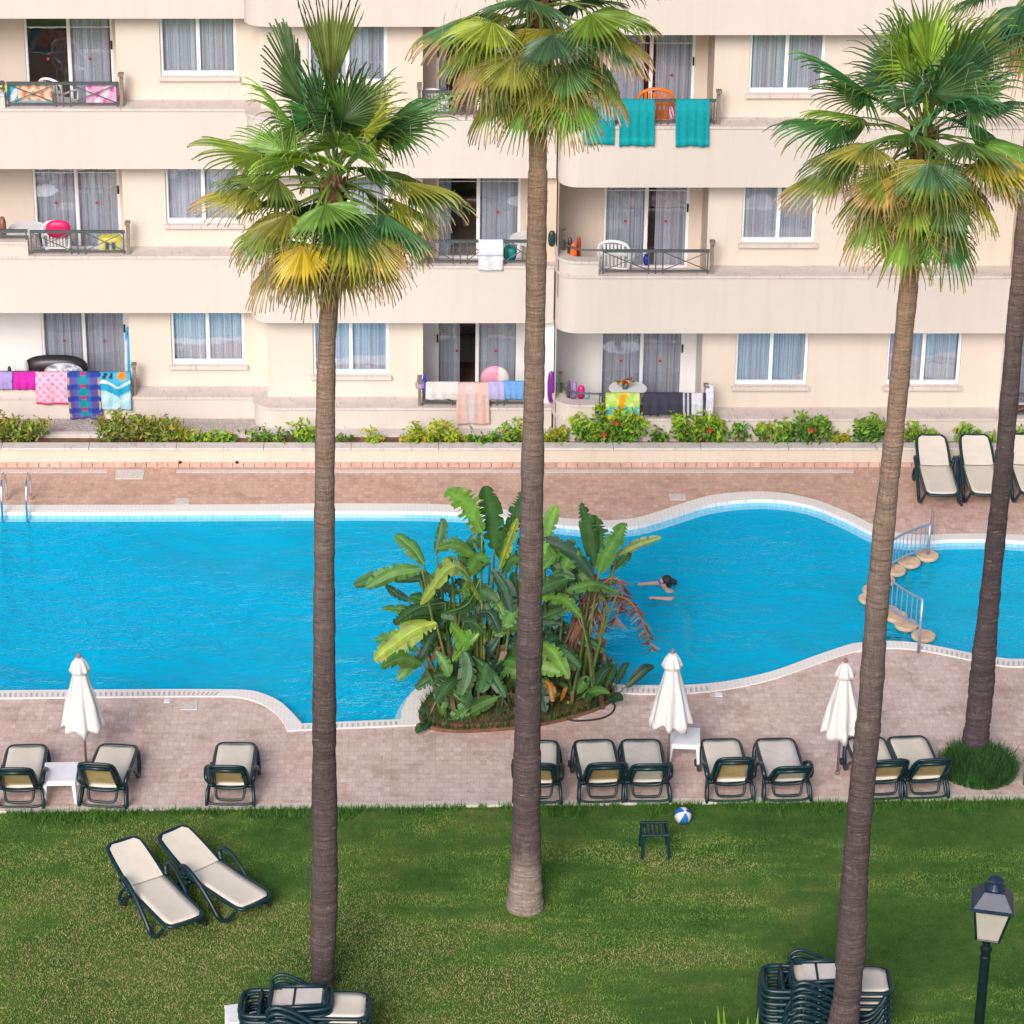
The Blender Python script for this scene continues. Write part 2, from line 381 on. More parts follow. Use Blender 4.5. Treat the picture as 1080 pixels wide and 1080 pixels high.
near_r_out = [(1165,701),(1080,704),(1053,702.6),(1022.6,696.8),(996,691.3),(967.5,686.3),(937,684.3),(910,687),(893,690.3),(856,703),(819,716),(782,725),(752,729.6),(719,732.4),(686,732.8),(650,731)]
isl_in = [(630,711),(590,699),(540,695),(490,700),(462,710),(446,720),(436,730),(428,741),(423.5,751)]
isl_out = [(636,722),(590,710),(540,706),(495,711),(472,719),(459,728),(451,738),(445,750),(442.5,764.6)]
corner_in = [(423,759.6),(318,764.2)]; corner_out = [(442,765.4),(303,771.6)]
near_l_in = [(313,758),(304,748.5),(296,741.5),(287,736.4),(276,732),(264,729.2),(240,728.2),(180,728),(100,728.4),(0,729.2),(-120,730),(-220,730.5)]
near_l_out = [(299.5,764),(293.5,756),(286,749.5),(277,743.8),(264,739),(250,736),(230,735.2),(180,735.4),(100,736.2),(0,737.4),(-120,738),(-230,738.6)]
def smooth(l, n=4): return [(p.x, p.y) for p in crom([(x, y, 0) for x, y in l], n)]
seg_in = [smooth(far_in+right_in+near_r_in+isl_in), corner_in, smooth(near_l_in)]
seg_out = [smooth(far_out+right_out+near_r_out+isl_out), corner_out, smooth(near_l_out)]
loop_in = [p for s in seg_in for p in s]; loop_out = [p for s in seg_out for p in s]
P_in = W(loop_in); P_out = W(loop_out)

curbL, curbR = at(-400, 858.5), at(1500, 834.5)
def curb_y(x): return curbL.y+(curbR.y-curbL.y)*(x-curbL.x)/(curbR.x-curbL.x)
PL_Y0 = 51.96                                  # front of the planter wall
XW = 34
deck_poly = [(-XW, curb_y(-XW)), (XW, curb_y(XW)), (XW, 62), (-XW, 62)]
tag(sheet([(-500,-300),(500,-300),(500,900),(-500,900)], [deck_poly], 0.0).build('lawn', M['lawn']), kind='structure')
tag(sheet(deck_poly, [P_out], 0.0).build('pool_deck', M['paver']), kind='structure')
cp = sheet(P_out, [P_in], .022)
for i in range(len(P_in)):                       # inner lip and outer step of the coping
    a, b = P_in[i], P_in[(i+1)%len(P_in)]; cp.poly([(a.x,a.y,.022),(b.x,b.y,.022),(b.x,b.y,-.05),(a.x,a.y,-.05)])
    a, b = P_out[i], P_out[(i+1)%len(P_out)]; cp.poly([(a.x,a.y,.022),(b.x,b.y,.022),(b.x,b.y,-.02),(a.x,a.y,-.02)])
cop = tag(cp.build('pool_coping', M['coping']), kind='structure')
gr = MB()
def grate(li, lo, step=.085):
    a = W(smooth(li, 12)); b = W(smooth(lo, 12)); acc = 0.0
    for i in range(1, len(a)):
        L = (a[i]-a[i-1]).length; acc += L
        while acc > step:
            acc -= step; f = 1-acc/L; ai = a[i-1].lerp(a[i], f); bi = b[i-1].lerp(b[i], f)
            p, q = ai+(bi-ai)*.40, ai+(bi-ai)*.94
            d = (a[i]-a[i-1]).normalized()*.016
            gr.poly([p-d+UP*.027, p+d+UP*.027, q+d+UP*.027, q-d+UP*.027])
grate([corner_in[0], (370,761.9), corner_in[1]], [(424,765.9), (370,768.3), (316,770.8)])
grate(near_l_in[6:], near_l_out[6:]); grate(near_r_in[:6], near_r_out[:6]); grate(near_r_in[-4:], near_r_out[-4:])
gr.build('grate', M['grate'], cop)
bs = sheet(P_in, [], -1.5); wl = MB(); lip = MB()
def inset(i, d):
    n_ = len(P_in); a, b = P_in[(i-1)%n_], P_in[(i+1)%n_]; t_ = (b-a).normalized(); return P_in[i]+Vector((t_.y, -t_.x, 0))*d
for i in range(len(P_in)):
    j = (i+1)%len(P_in); a, b, c_, d_ = P_in[i], P_in[j], inset(j, .11), inset(i, .11)
    lip.poly([(p.x, p.y, -.112) for p in (a, b, c_, d_)]); lip.poly([(d_.x,d_.y,-.112),(c_.x,c_.y,-.112),(c_.x,c_.y,-.2),(d_.x,d_.y,-.2)])
for i in range(len(P_in)):
    a, b = P_in[i], P_in[(i+1)%len(P_in)]
    wl.poly([(a.x,a.y,-.05),(b.x,b.y,-.05),(b.x,b.y,-.34),(a.x,a.y,-.34)])
    bs.poly([(a.x,a.y,-.34),(b.x,b.y,-.34),(b.x,b.y,-1.5),(a.x,a.y,-1.5)])
bas = tag(bs.build('pool_basin', M['basin']), kind='structure')
wl.build('waterline_tiles', M['wall_tile'], bas); lip.build('overflow_lip', M['wall_tile'], bas)
stones = [(978,584.5),(959,591.5),(943.5,600),(932,610.5),(922,620.8),(918,630),(926,638.5),(936,643),(945,648.5),(956,657.5),(974,669)]
arc = W([(985,560)]+stones+[(978,692)], -.06)
sh = MB(); sh.prism([(p.x,p.y) for p in arc]+[(at(1300,720).x, at(1300,720).y), (at(1300,540).x, at(1300,540).y)], -1.52, -.5)
tag(sh.build('shallow_pool_floor', M['shallow']), kind='structure')
tag(sheet(P_in, [], -.12).build('pool_water', M['water']), kind='structure')
# lawn curb
cb = MB(); x = -XW
cj = random.Random(3)
while x < XW:
    L = .5+cj.random()*.08; ya, yb = curb_y(x), curb_y(x+L)
    h = .03+cj.random()*.012; o = cj.random()*.012
    cb.prism([(x+.004, ya-.13+o), (x+L-.004, yb-.13+o), (x+L-.004, yb+.02), (x+.004, ya+.02)], -.05, h); x += L
tag(cb.build('lawn_edging', M['curb'], bevel=.008), kind='structure')

# ------------------------------------------------------------------ planter along the building
YL, YM, YR = 53.46, 52.96, 52.46                # fronts of the three bays
pw = empty('planter_wall', (0, PL_Y0, 0), 0, 'low cream planter wall with pale stone cap along the far pool deck', 'planter wall')
def rel(mb, o):
    for i, p in enumerate(mb.v): mb.v[i] = (p[0]-o.location.x, p[1]-o.location.y, p[2]-o.location.z)
    return mb
m_ = MB(); m_.box(-XW+.2, XW-.2, PL_Y0, PL_Y0+.2, .07, .335); rel(m_, pw).build('wall', M['planter'], pw)
m_ = MB(); x = -XW+.2
while x < XW-.7:
    L = min(1.62, XW-.2-x); m_.box(x+.004, x+L-.004, PL_Y0-.03, PL_Y0+.235, .335, .385); x += L
rel(m_, pw).build('cap', M['cap'], pw, bevel=.006)
m_ = MB(); x = -XW+.2
while x < XW-.5: m_.box(x+.004, x+.196, PL_Y0-.035, PL_Y0+.02, -.02, .085); x += .2
rel(m_, pw).build('brick_base', M['brick'], pw, bevel=.006)
m_ = MB()
for px in (190, 250):
    p = aty(px, 491, PL_Y0-.042); m_.lathe([(.032,0),(.032,.004)], 14)
    for i in range(len(m_.v)-28, len(m_.v)):
        q = m_.v[i]; m_.v[i] = (p.x+q[0], PL_Y0-.037-q[2], .10+q[1])
rel(m_, pw).build('drain_hole', M['rubber'], pw)
m_ = MB(); m_.box(-XW, XW, PL_Y0+.2, 54.2, -.1, .28)
tag(m_.build('planting_bed', M['soil']), kind='structure')
a, b = -XW, aty(274, 450, YL).x
m_ = MB(); m_.box(a, b, YL-.72, YL+.05, .2, .305)
tag(m_.build('gravel_strip', M['gravel']), kind='structure')
m_ = MB(); m_.box(a, b-.0, YL-.84, YL-.72, .2, .36); m_.box(b, aty(589,450,YM).x, YM-.30, YM+.02, .2, .33)
tag(m_.build('bed_kerb', M['cap']), kind='structure')
# channel drains in front of the planter
for x0, x1 in ((-120, 113), (186, 900)):
    A, B = at(x0, 497.5), at(x1, 497.5); m_ = MB()
    m_.box(A.x, B.x, A.y-.05, A.y+.07, -.02, .008)
    tag(m_.build('channel_drain', M['cap']), 'long pale channel drain ' + ('left of the square grey deck cover' if x0 < 0 else 'running right below the planter wall, from the grey deck cover on'), 'drain')

# ================================================================== THE HOTEL
bld = empty('hotel_building', (0, 54, 0), 0, 'cream hotel with long plaster balcony bands and white framed windows', 'building')
def B(mb, name, mats, parent=None, **k):
    """a part of the hotel, written in world space"""
    o = rel(mb, bld).build(name, mats, None, **k); o.parent = parent or bld; return o
ZB = [-.1, 2.46, 5.29, 8.12, 10.95]
ZT = [.76, 3.60, 6.45, 9.28, 11.6]
FL = [.25, 3.08, 5.91, 8.74]
NR = 4
k_ = lambda Y, py: Y/3250/(CP+(540-py)/3250*SP)
def X(px, Y, py=220): return (px-450)*k_(Y, py)
def band(x0, x1, yf, yb, k, r=0, loggia=False, tuck=0):
    """one storey's plaster band with its stone cap; r rounds the left corner"""
    z0, z1 = ZB[k], ZT[k]
    def path(off):
        if not r: return [(x0, yf+off), (x1, yf+off)]
        p = [(x0+off, yb)]
        for j in range(13):
            a = math.pi+math.pi/2*j/12; p.append((x0+r+(r-off)*math.cos(a), yf+r+(r-off)*math.sin(a)))
        return p+[(x1, yf+off)]
    m = MB(); c = MB()
    if loggia:
        m.strip_solid(path(0), path(.2), z0, z1-.05); c.strip_solid(path(-.03), path(.22), z1-.05, z1)
    else:
        m.prism([(x0, yf), (x1+tuck, yf), (x1+tuck, yb), (x0, yb)] if not r else path(0)+[(x1, yb)], z0, z1-.05)
        q = path(-.03)
        c.prism(q+[(x1, yb)]+([(x0, yb)] if not r else []), z1-.05, z1)
    B(m, 'balcony_band', M['band'], smooth=False); B(c, 'ledge', M['ledge'])
def raised(x0, x1, yf, yb, k, r, dz=.28):
    z1 = ZT[k]
    def path(off):
        if not r: return [(x0, yf+off), (x1, yf+off)]
        p = [(x0+off, yb)]
        for j in range(13):
            a = math.pi+math.pi/2*j/12; p.append((x0+r+(r-off)*math.cos(a), yf+r+(r-off)*math.sin(a)))
        return p+[(x1, yf+off)]
    m = MB(); m.strip_solid(path(.002), path(.198), z1-.002, z1+dz-.05); c = MB(); c.strip_solid(path(-.028), path(.225), z1+dz-.05, z1+dz)
    B(m, 'raised_parapet', M['band']); B(c, 'ledge', M['ledge'])
def wall(x0, x1, y, z0, z1, holes, mat, name='wall', depth=.14):
    xs = sorted({x0, x1, *[h[0] for h in holes], *[h[1] for h in holes]}); zs = sorted({z0, z1, *[h[2] for h in holes], *[h[3] for h in holes]})
    m = MB()
    for i in range(len(xs)-1):
        for j in range(len(zs)-1):
            cx, cz = (xs[i]+xs[i+1])/2, (zs[j]+zs[j+1])/2
            if any(h[0] < cx < h[1] and h[2] < cz < h[3] for h in holes): continue
            m.poly([(xs[i],y,zs[j]),(xs[i+1],y,zs[j]),(xs[i+1],y,zs[j+1]),(xs[i],y,zs[j+1])])
    for a, b, c, d in holes:
        m.poly([(a,y,c),(a,y+depth,c),(a,y+depth,d),(a,y,d)]); m.poly([(b,y,c),(b,y+depth,c),(b,y+depth,d),(b,y,d)])
        m.poly([(a,y,c),(b,y,c),(b,y+depth,c),(a,y+depth,c)]); m.poly([(a,y,d),(b,y,d),(b,y+depth,d),(a,y+depth,d)])
    return B(m, name, mat)
def curtain_mb(x0, x1, y, z0, z1, seed):
    rg = random.Random(seed); ph = rg.random()*6; fr = 30+rg.random()*10; m = MB()
    n = max(8, int((x1-x0)/.018))
    m.grid(lambda u, v: (x0+(x1-x0)*u, y+.025*math.sin(fr*(x0+(x1-x0)*u)+ph)+.012*math.sin(71*u+ph*2), z0+(z1-z0)*v), n, 1)
    return m
def framed(x0, x1, y, z0, z1, kind, curt, seed, parent=None):
    """sliding window or door: frame, centre mullion, panes, curtain"""
    f = MB(); w = .042; d0, d1 = y-.035, y+.03
    f.box(x0, x0+w, d0, d1, z0, z1); f.box(x1-w, x1, d0, d1, z0, z1)
    f.box(x0+w, x1-w, d0, d1, z1-w, z1); f.box(x0+w, x1-w, d0-.01, d1, z0, z0+w*(1.5 if kind == 'window' else 1))
    xm = (x0+x1)/2; f.box(xm-.024, xm+.024, d0+.01, d1-.003, z0+w*1.5, z1-w)
    for a, b in ((x0+w, xm-.024), (xm+.024, x1-w)):      # sash rims
        f.box(a, a+.01, d0+.02, d1-.01, z0+w*1.5, z1-w); f.box(b-.01, b, d0+.02, d1-.01, z0+w*1.5, z1-w)
        if kind == 'door': f.box(a+.01, b-.01, d0+.028, d0+.036, z0+1.52, z0+1.535)
    fo = B(f, kind, M['white_alu'], parent)
    g = MB(); g.poly([(x0+w,y+.002,z0+.05),(x1-w,y+.002,z0+.05),(x1-w,y+.002,z1-w),(x0+w,y+.002,z1-w)])
    if kind == 'door':
        for a, b in ((x0+w, xm), (xm, x1-w)):
            for zz in (.92, 1.8):
                cx = (a+b)/2+.02*math.sin(seed*7+zz*9)
                i = [g.av((cx+.028*math.cos(2*math.pi*q/10), y-.003, z0+zz+.028*math.sin(2*math.pi*q/10))) for q in range(10)]
                g.af(i, 1)
    o = rel(g, bld).build('pane', [M['glass'], M['red_dot']]); o.parent = fo
    if kind == 'door':
        h = MB(); h.box(x1-.045, x1-.015, d0-.03, d0-.001, z0+1.12, z0+1.28) if seed % 2 == 0 else h.box(x0+.015, x0+.045, d0-.03, d0-.001, z0+1.12, z0+1.28)
        o = rel(h, bld).build('handle', M['door_black']); o.parent = fo
    else:
        s = MB(); s.box(x0-.05, x1+.05, y-.19, y-.036, z0-.075, z0-.003); o = rel(s, bld).build('sill', M['ledge']); o.parent = fo
    for n_, (a, b) in enumerate(curt):
        o = rel(curtain_mb(x0+w+(x1-x0-2*w)*a, x0+w+(x1-x0-2*w)*b, y+.09, z0+.02, z1-.01, seed*3+n_), bld).build('curtain', M['curtain'], None, smooth=True); o.parent = fo
    return fo
def railing(x0, x1, y, z, hgt=.47, nx=2, endpost=(0, 1)):
    m = MB(); zt = z+hgt
    m.box(x0, x1, y-.022, y+.022, zt-.05, zt); m.box(x0, x1, y-.012, y+.012, z+.045, z+.075)
    L = x1-x0; xs = [x0+.015, x1-.03]; cell = L/nx
    for q in range(1, nx): c = x0+cell*q; xs += [c-.13, c, c+.13]
    for xx in xs: m.box(xx-.011, xx+.011, y-.0115, y+.0115, z-.01, zt-.05)
    for q in range(nx):
        a, b = x0+cell*q+(.13 if q else .02), x0+cell*(q+1)-(.13 if q < nx-1 else .03)
        m.tube([(a, y-.006, z+.07), (b, y-.006, zt-.05)], .009, 6); m.tube([(a, y+.006, zt-.05), (b, y+.006, z+.07)], .009, 6)
    o = B(m, 'railing', M['rail'])
    for e in endpost:
        xx = x1+.02 if e else x0-.07; p = MB()
        Mx = Matrix.Translation((xx, y+.03, z)) @ Matrix.Rotation(R_(-7 if e else 7), 4, 'X')
        p.box(0, .06, -.05, .05, -.05, hgt+.12, M=Mx); p.box(-.015, .075, -.16, .06, hgt+.10, hgt+.15, M=Mx)
        q = rel(p, bld).build('end_post', M['post_brown']); q.parent = o
    return o
dep = 1.2
WALL_Z1 = 11.4
bays = []
# plan of the three bays (world metres)
XL0 = -24.0
xLr = X(130, YL+.5); xML = X(278, YM+.5); xMr0 = X(446, YM+.5); xDiv = X(589, YR); xRr = X(747, YR+.5); xR2 = X(1057, YR+.5, 370); xR2e = xR2+3.4; XRend = 24.0
wz = lambda k: (ZT[k]+.45, ZB[k+1]-.06)
dz_ = lambda k: (FL[k], ZB[k+1]-.12)
def winspan(p0, p1, Y, py=220): return (X(p0, Y, py), X(p1, Y, py))
doorL = winspan(36, 127, YL+1.7); doorM = winspan(460, 549, YM+1.7); doorR = winspan(637, 727, YR+1.7); doorR2 = (xR2+.12, xR2+1.72)
winL = winspan(175, 254, YL+.5); winM = winspan(330, 410, YM+.5, 370); winR = winspan(783, 861, YR+.5); winR2 = winspan(936, 1014, YR+.5, 370)
curtL = {0: [(0,.5),(.5,1)], 1: [(0,.5),(.5,1)], 2: [(.52,.97)], 3: [(0,.4),(.6,1)]}
curtM = {0: [(0,.28),(.5,1)], 1: [(0,.16),(.52,1)], 2: [(.0,.1),(.7,1)], 3: [(0,.45),(.5,1)]}
curtR = {0: [(0,.5),(.5,1)], 1: [(0,.5),(.62,1)], 2: [(0,.42),(.56,1)], 3: [(0,.4),(.5,1)]}
for k in range(NR):
    full = [(0, .5), (.5, 1)]
    # ---- bands
    band(XL0, xLr, YL, YL+.2, k, 0, True); band(xLr, xML-.293, YL, YL+.55, k, tuck=.1)
    band(xML-.26, xMr0, YM, YM+1.05, k, .42); band(xMr0, xDiv-.032, YM, YM+.2, k, 0, True)
    band(xDiv, xRr, YR, YR+1.0, k, .40, True); band(xRr, xR2, YR, YR+.55, k); band(xR2, xR2e, YR, YR+.2, k, 0, True); band(xR2e, XRend, YR, YR+.55, k)
    railL0 = X({0: 30, 1: 27, 2: 12, 3: 12}[k], YL)
    raised(XL0, railL0, YL, YL+.2, k, 0); raised(xDiv, X(633, YR), YR, YR+1.0, k, .40)
    # ---- loggia floors and side walls
    jm = M['white_wall'] if k == 0 else M['jamb']
    zc = ZB[k+1]
    s = MB()
    for a, b, y in ((XL0, xLr, YL), (xMr0, xDiv+.05, YM), (xDiv+.06, xRr, YR), (xR2, xR2e, YR)):
        s.box(a, b, y+.2, y+1.75, ZB[k]+.004 if k else -.1, FL[k])
    B(s, 'loggia_floor', M['ledge'])
    for a, b, y, door, curt, sd in ((XL0, xLr, YL, doorL, curtL[k], 2), (xMr0, xDiv, YM, doorM, curtM[k], 3), (xDiv+.02, xRr, YR, doorR, curtR[k], 4), (xR2, xR2e, YR, doorR2, full, 5)):
        z0, z1 = dz_(k)
        wall(a, b, y+.5+dep, FL[k], zc, [(door[0], door[1], z0, z1)], M['white_wall'] if k == 0 else M['wall'], 'loggia_wall', .1)
        framed(door[0], door[1], y+.5+dep+.06, z0, z1, 'door', curt, sd+2*k*5 if sd != 3 else 3+2*k*4)
        if a > XL0:
            jb = MB(); jb.poly([(a, y+.2, FL[k]), (a, y+1.7, FL[k]), (a, y+1.7, zc), (a, y+.2, zc)]); B(jb, 'side_wall', jm)
        jb = MB(); jb.poly([(b-.001, y+.5, FL[k]), (b-.001, y+1.7, FL[k]), (b-.001, y+1.7, zc), (b-.001, y+.5, zc)])
        B(jb, 'side_wall', jm)
    # ---- flat wall pieces with windows
    z0, z1 = wz(k)
    bot = ZT[k]-.03; top = ZB[k+1]+.03
    wall(xLr, xML+.02, YL+.5, bot, top, [(*winL, z0, z1)], M['wall']); wall(xML, xMr0, YM+.5, bot, top, [(*winM, z0, z1)], M['wall'])
    wall(xRr, xR2, YR+.5, bot, top, [(*winR, z0, z1), (*winR2, z0, z1)], M['wall']); wall(xR2e, XRend, YR+.5, bot, top, [], M['wall'])
    dv = MB(); dv.box(xDiv-.2, xDiv-.002, YM+.22, YM+1.69, FL[k]+.002, zc-.002); B(dv, 'side_wall', jm); dv = MB(); dv.poly([(xML, YM+.5, bot), (xML, YL+.5, bot), (xML, YL+.5, top), (xML, YM+.5, top)])
    B(dv, 'side_wall', jm)
    for n_, (sp, y) in enumerate(((winL, YL), (winM, YM), (winR, YR), (winR2, YR))):
        framed(sp[0], sp[1], y+.6, z0, z1, 'window', [(0, .5), (.5, 1)], 40+n_+5*k)
    # ---- railings
    rz = ZT[k]
    railing(railL0+.04, X(130, YL), YL+.08, rz, .47, 2, (1,)); railing(XL0, railL0, YL+.1, rz+.28, .2, 8, ())
    railing(xMr0-.02, xDiv-.35, YM+.08, rz, .47, 3, (0,)); railing(X(637, YR), X(751, YR), YR+.08, rz, .47, 2, (1,))
    railing(xR2+.12, xR2e, YR+.08, rz, .47, 3, (0,))
    rr = MB(); rr.tube([(xDiv+.14, YR+.55, rz+.47), (xDiv+.18, YR+.3, rz+.47), (xDiv+.42, YR+.1, rz+.46), (X(637, YR), YR+.08, rz+.455)], .02, 8)
    rr.tube([(xDiv+.14, YR+.55, rz+.25), (xDiv+.14, YR+.55, rz+.47)], .02, 8); B(rr, 'railing', M['rail'])
    pp = MB(); pp.box(xDiv+.10, xDiv+.17, YR+.56, YR+.66, rz+.1, rz+.66); B(pp, 'end_post', M['post_brown'])
# rooms behind the glass, roof and outer shell
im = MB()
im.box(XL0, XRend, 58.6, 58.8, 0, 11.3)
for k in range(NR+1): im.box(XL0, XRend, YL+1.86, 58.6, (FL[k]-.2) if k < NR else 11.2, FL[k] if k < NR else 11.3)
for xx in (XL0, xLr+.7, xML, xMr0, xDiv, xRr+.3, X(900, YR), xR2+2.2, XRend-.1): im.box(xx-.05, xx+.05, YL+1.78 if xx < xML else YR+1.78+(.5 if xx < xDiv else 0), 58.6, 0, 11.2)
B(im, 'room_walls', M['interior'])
rf = MB(); rf.prism([(XL0, YL), (xML-.2, YL), (xML-.2, YM), (xDiv, YM), (xDiv, YR), (XRend, YR), (XRend, 72), (XL0, 72)], 10.96, 11.5)
rf.box(XL0, XL0+.3, YL+.6, 72, 0, 10.95); rf.box(XRend-.3, XRend, YR+.6, 72, 0, 10.95); rf.box(XL0+.3, XRend-.3, 71.7, 72, 0, 10.95)
B(rf, 'roof', M['band'])
# ================================================================== PALMS
GREEN = [(.085,.195,.045), (.140,.260,.042), (.220,.330,.050), (.090,.205,.080), (.185,.290,.042), (.065,.155,.048)]
YEL, TAN, BRN, DRY = (.62,.42,.03), (.46,.31,.17), (.26,.15,.075), (.36,.24,.13)
def lerp(a, b, t): return tuple(x+(y-x)*t for x, y in zip(a, b))
def frond(mb, C, az, el, lp, R, rg, bend=.08, droop=.5, tip=0.0, yel=0.0, roll=0.0, spread=104, tint=None, nseg=31, fuse=.52, dead=0.0):
    """one fan leaf: petiole plus pleated blade whose free tips hang"""
    base = tint or rg.choice(GREEN); base = tuple(c*rg.uniform(.8, 1.25) for c in base)
    d = Vector((math.cos(az)*math.cos(el), math.sin(az)*math.cos(el), math.sin(el)))
    p = C+d*.06; pts = [p.copy()]
    for i in range(7):
        d = (d-UP*bend).normalized(); p = p+d*(lp/7); pts.append(p.copy())
    pc = lerp(lerp(base, (.26,.34,.06), .6), BRN, dead)
    mb.tube(pts, [.030-.017*i/7 for i in range(8)], 5, c=pc, flat=.55)
    s = d.cross(UP); s = s.normalized() if s.length > .05 else Vector((-math.sin(az), math.cos(az), 0))
    if roll: s = Quaternion(d, roll) @ s
    n = s.cross(d).normalized()
    ts = [.03, .28, fuse, fuse+.16, fuse+.32, .90, 1.0]
    dth = R_(2*spread)/nseg
    vcol = lerp(base, YEL, yel)
    for i in range(nseg):
        th = -R_(spread)+dth*(i+.5)
        e = math.cos(th)*s-math.sin(th)*d
        u = (math.cos(th)*d+math.sin(th)*s + n*(.10-.28*math.sin(th)**2)).normalized()
        L = R*(.64+.36*math.cos(th*.85))*rg.uniform(.93, 1.06)
        dr = .8*droop*rg.uniform(.5, 1.5); sb = rg.uniform(.62, 1.38); segc = tuple(c*sb for c in vcol)
        tp = min(1, max(0, tip*rg.uniform(.5, 1.5))); brk = rg.random()
        q = p.copy(); dirv = u.copy(); prev = 0; row = []
        for j, t in enumerate(ts):
            L2 = (t-prev)*L; prev = t
            if t > fuse: dirv = (dirv-UP*dr*(.12+1.25*(t-fuse))+e*rg.uniform(-.11, .11)).normalized()
            else: dirv = (dirv-UP*droop*.06).normalized()
            q = q+dirv*L2
            if t <= fuse: hw = dth*.5*t*L*1.04+.002
            else: hw = dth*.5*fuse*L*(1-((t-fuse)/(1-fuse))**.9*.93)*.80
            h = .010*R*min(1, t*3)
            w = max(0, (t-(1-tp*.9))/max(.05, tp*.9)) if tp > .02 else 0
            cc = lerp(segc, lerp(YEL, TAN, min(1, w*1.6)) if w < .5 else TAN, min(1, w*2.2)) if w > 0 else segc
            if t > .9 and tip > .15: cc = lerp(cc, DRY, .8)
            if dead: cc = lerp(cc, lerp(TAN, BRN, rg.random()), dead)
            row.append((mb.av(q-e*hw-n*h, tuple(c*.9 for c in cc)), mb.av(q+n*h, tuple(min(1,c*1.12) for c in cc)), mb.av(q+e*hw-n*h, tuple(c*.9 for c in cc))))
        for j in range(len(ts)-1):
            a, b = row[j], row[j+1]
            mb.af((a[0], a[1], b[1], b[0])); mb.af((a[1], a[2], b[2], b[1]))
    if rg.random() < .8:                        # loose threads hanging between the tips
        for i in range(int(5+16*tip)):
            th = rg.uniform(-R_(100), R_(100)); q = p+(math.cos(th)*d+math.sin(th)*s)*R*rg.uniform(.5, .85)
            q2 = q+Vector((rg.uniform(-.08,.08), rg.uniform(-.08,.08), -rg.uniform(.1, .4)))
            w = Vector((.0032, 0, 0)); c = lerp(TAN, (.5,.45,.35), rg.random())
            mb.poly([q-w, q+w, q2+w*.3, q2-w*.3], c=c)

def palm(name_label, base, trunk_px, crown, seed, n, heroes=(), low=0.0, group='tall fan palms', Rm=.93, bark='bark', thin=.89, topcol=False, skip=None):
    """trunk_px: (px, py, half width px) measured up the trunk"""
    rg = random.Random(seed)
    root = empty('palm_tree', base, 0, name_label, 'palm tree', group)
    pts = []; rad = []
    for px, py, hw in trunk_px:
        p = aty(px, py, base.y); d = _dir(px, py); depth = p.y/d.y
        pts.append(p-base); rad.append(thin*hw*depth/F_PX)
    pts[0].z = min(pts[0].z, 0) - .05
    n_ = 6; cp_ = crom(pts, n_)
    rr = []
    for i in range(len(pts)-1):
        for k in range(n_): rr.append(rad[i]+(rad[i+1]-rad[i])*k/n_)
    rr.append(rad[-1])
    cc = crown-base
    cp_.append(cc); rr.append(rr[-1]*.9)
    fine = []; fr = []
    for i in range(len(cp_)-1):
        for k in range(3):
            fine.append(cp_[i].lerp(cp_[i+1], k/3)); fr.append((rr[i]+(rr[i+1]-rr[i])*k/3)*(1+rg.uniform(-.02, .02)+.03*math.sin(i*1.1+seed)+.02*math.sin(i*2.7+seed*2)))
    fine.append(cp_[-1]); fr.append(rr[-1])
    m = MB(); m.tube(fine, fr, 24); m.build('trunk', M[bark], root, smooth=True)
    # fibre and old leaf bases under the crown
    m = MB()
    for i in range(46):
        a = i*2.4; z = -.95+.95*i/46; r = rr[-1]*(.95+.25*(i/46)); o = cc+Vector((0, 0, z))
        q = o+Vector((math.cos(a)*r*.8, math.sin(a)*r*.8, 0)); e = Vector((-math.sin(a), math.cos(a), 0))*.07
        out = Vector((math.cos(a), math.sin(a), 0)); tipp = q+out*rg.uniform(.06, .13)+UP*rg.uniform(.12, .26)
        m.poly([q-e-UP*.1, q+e-UP*.1, tipp+e*.4, tipp-e*.4])
    m.lathe([(rr[-1]*.9,-1.0),(rr[-1]*1.12,-.7),(rr[-1]*1.15,-.2),(rr[-1]*.7,.1),(.02,.25)], 14, o=cc)
    m.build('fibre', M['fibre'], root)
    mb = MB()
    for i in range(n):
        a = i/(n-1); az = i*2.39996+seed
        if skip and skip(az % (2*math.pi), a): continue
        el = R_(84-100*a**.9+rg.uniform(-8, 8))
        bend = .03+.10*a+rg.uniform(0, .03)
        lp = Rm*(.72+.25*math.sin(min(1, a*1.4)*math.pi*.5)-.15*a)*rg.uniform(.85, 1.1)
        R = Rm*(.95-.16*a)*rg.uniform(.9, 1.08)
        tip = 0 if a < .4 else (a-.4)*.62*rg.uniform(.3, 1.3)
        yel = max(0, rg.uniform(-.8, .42)) if a > .55 else max(0, rg.uniform(-.6, .15))
        frond(mb, cc-UP*(.30*a-.05), az, el, lp, R, rg, bend, .30+.35*rg.random()+.2*a, tip+low, yel, rg.uniform(-.5, .5))
    for h in heroes:
        dn = h.pop('down', .4); dn = dn-.32 if h['el'] < 0 else dn
        h['lp'] *= .9*Rm/.95; h['R'] *= .95*Rm/.95
        if h['el'] < 0: h['lp'] *= .88; h['R'] *= .90; h['bend'] *= .85
        frond(mb, cc-UP*dn, rg=rg, **h)
    mb.build('crown', M['leaf'], root)
    return root
D = R_
def H_(az, el, lp, R, **k): return dict(az=D(az), el=D(el), lp=lp, R=R, **k)
